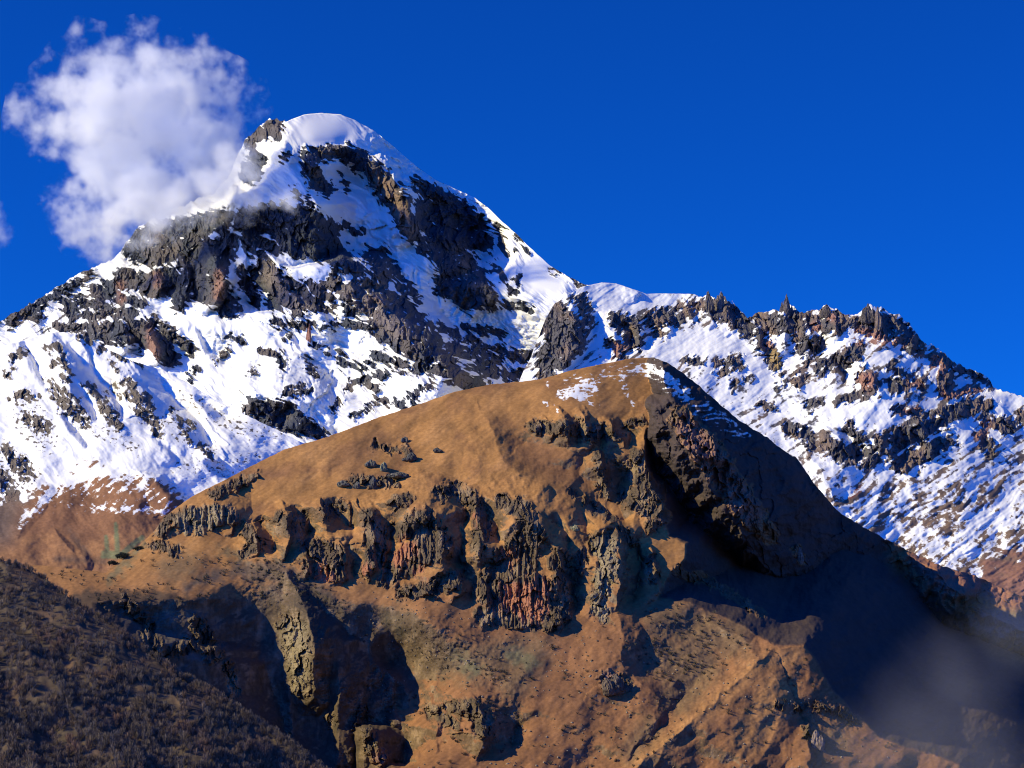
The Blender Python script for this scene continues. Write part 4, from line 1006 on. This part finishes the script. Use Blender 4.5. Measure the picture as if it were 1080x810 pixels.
def crag(name, label, cat, mass, x, y, w, h, color, seed, group=None, R=None, taper=0.36, blocks=5, sink=0.25):
    """an outcrop w by h photograph pixels standing with its foot at (x, y): several tapering columns grown together"""
    if R is None:
        Rr, _ = depth_at(mass, np.array([float(x)]), np.array([float(y)])); R = float(Rr[0])
    if group and 'grass' in group: h = h * .72; w = w * 1.1; taper = .3
    k = R / F; foot = px_point(x, y, R)
    rnd = random.Random(seed); bm = bmesh.new()
    for i in range(blocks):
        t = 0 if i == 0 else 1
        bw = w * k * (0.55 if i == 0 else rnd.uniform(.28, .5)); bh = h * k * (1.0 if i == 0 else rnd.uniform(.45, .85))
        ox = 0 if i == 0 else rnd.uniform(-.36, .36) * w * k; oy = 0 if i == 0 else rnd.uniform(-.25, .25) * w * k
        r = bmesh.ops.create_icosphere(bm, subdivisions=4, radius=1.0)
        sd = rnd.uniform(0, 100)
        for v in r['verts']:
            c = v.co; q = Vector((c.x * 1.7 + sd, c.y * 1.7, c.z * 0.8))
            cell = mn.voronoi(q * 1.2)[0][0]
            f = 1 + 0.34 * mn.fractal(q, .8, 2.0, 5) - 0.22 * cell
            zt = (c.z + 1) / 2
            sx = bw / 2 * f * (1 - taper * zt * zt) * 1.15
            v.co = Vector((c.x * sx + ox, c.y * sx * .9 + oy, (zt * (1 + sink) - sink) * bh * (1 + .10 * mn.noise(q * 2))))
    me = bpy.data.meshes.new(name); bm.to_mesh(me); bm.free()
    ca = me.attributes.new('col', 'FLOAT_COLOR', 'POINT')
    base = np.array(color); arr = np.ones((len(me.vertices), 4))
    for i, v in enumerate(me.vertices):
        g = mn.fractal(v.co / (w * k * .35), .7, 2, 3)
        arr[i, :3] = base * (1 + .35 * g)
    ca.data.foreach_set('color', np.clip(arr, 0, 1).ravel())
    me.materials.append(RM)
    o = bpy.data.objects.new(name, me); COL.objects.link(o); o.location = foot
    o['label'] = label; o['category'] = cat
    if group: o['group'] = group
    return o
GR = (0.13, 0.12, 0.095); OL = (0.24, 0.22, 0.13); RD = (0.33, 0.16, 0.11); DK = (0.075, 0.07, 0.065); BR = (0.20, 0.15, 0.12)
G1 = 'rocks on the upper grass of the brown hill'
crag('rock_outcrop', 'pale olive boulder highest in the hollow of the grassy shoulder', 'rock', 'hill', 427, 466, 7, 8, GR, 1, G1)
crag('rock_outcrop', 'dark round outcrop at the right edge of the grassy hollow', 'rock', 'hill', 434, 486, 18, 12, DK, 2, G1)
crag('rock_outcrop', 'pale green grey boulder with a sharp shadow in the grassy hollow', 'rock', 'hill', 405, 496, 12, 12, OL, 3, G1)
crag('rock_outcrop', 'grey outcrop just left of the pale boulder in the grassy hollow', 'rock', 'hill', 391, 492, 13, 10, GR, 4, G1)
crag('rock_outcrop', 'dark pointed outcrop with a long shadow below the pale boulder', 'rock', 'hill', 394, 515, 14, 17, DK, 5, G1)
crag('rock_outcrop', 'long low string of rocks climbing right below the pale boulder', 'rock', 'hill', 422, 504, 24, 9, GR, 6, G1, blocks=8)
crag('rock_outcrop', 'small pair of rocks left of the dark pointed outcrop', 'rock', 'hill', 377, 515, 9, 10, GR, 7, G1, blocks=3)
crag('rock_outcrop', 'broad low grey outcrop leftmost in the grassy hollow', 'rock', 'hill', 361, 513, 18, 9, GR, 8, G1)
crag('rock_outcrop', 'small dark outcrop on the rib right of the grassy hollow', 'rock', 'hill', 461, 477, 12, 7, DK, 9, G1)
crag('rock_outcrop', 'lone grey boulder on the grass ramp above the pale cliff', 'rock', 'hill', 607, 560, 11, 9, OL, 10, G1)
crag('rock_pinnacle', 'small sunlit pinnacle alone in the deep shade of the long flank', 'rock', 'hill', 844, 592, 10, 15, BR, 11, R=float(depth_at('hill', np.array([838.]), np.array([588.]))[0][0]) * 0.985)
crag('rock_outcrop', 'rough grey crag on the grass spur below the pale cliff', 'rock', 'hill', 650, 731, 30, 20, (0.12,0.09,0.065), 12, blocks=9)
crag('rock_outcrop', 'squat reddish crag casting a shadow at the foot of the right spur', 'rock', 'hill', 861, 790, 18, 20, BR, 13, blocks=6)
G2 = 'rock towers on the jagged ridge'
crag('rock_tower', 'tall finger shaped tower, the sharpest on the skyline ridge', 'rock', 'snow_ridge', 830, 332, 15, 22, (0.12,0.10,0.095), 21, G2, taper=.8)
crag('rock_tower', 'blocky tower first after the smooth snow crest', 'rock', 'snow_ridge', 747, 326, 12, 19, (0.11,0.095,0.09), 22, G2, taper=.4)
crag('rock_tower', 'rounded pale tower second after the smooth snow crest', 'rock', 'snow_ridge', 761, 325, 12, 18, (0.16,0.135,0.12), 23, G2, taper=.5)
crag('rock_tower', 'narrow upright slab on the highest point of the jagged ridge', 'rock', 'snow_ridge', 926, 345, 8, 22, BR, 24, G2, taper=.3, blocks=3)
crag('rock_tower', 'domed dark tower just left of the upright slab', 'rock', 'snow_ridge', 916, 338, 18, 18, (0.10,0.085,0.08), 25, G2, taper=.6)
crag('rock_tower', 'pair of dark knobs on the ridge right of the finger shaped tower', 'rock', 'snow_ridge', 872, 334, 20, 13, (0.10,0.085,0.08), 26, G2, taper=.5)
crag('rock_spire', 'red brown spire standing alone in the upper snowfield', 'rock', 'mountain', 326, 360, 8, 19, RD, 31, taper=.8, blocks=3)

mist = make_cloud('mist', '', [(925,810,90),(975,770,92),(1010,725,84),(1060,675,70),(890,860,90),(1030,810,90),(1090,650,70)], 3900, 0.00075, 60, 5, 5, 88)
mist['label'] = 'thin brownish haze drifting up the shaded valley at the lower right'; mist['kind'] = 'stuff'

c2 = make_cloud('cloud', '', [(-8,228,9),(-1,240,7),(4,246,4)], 10600, 0.010, 30, 9, 10, 14)
c2['label'] = 'tiny pale wisp of cloud cut by the left edge of the sky'; c2['category'] = 'cloud'; c2['group'] = 'clouds'
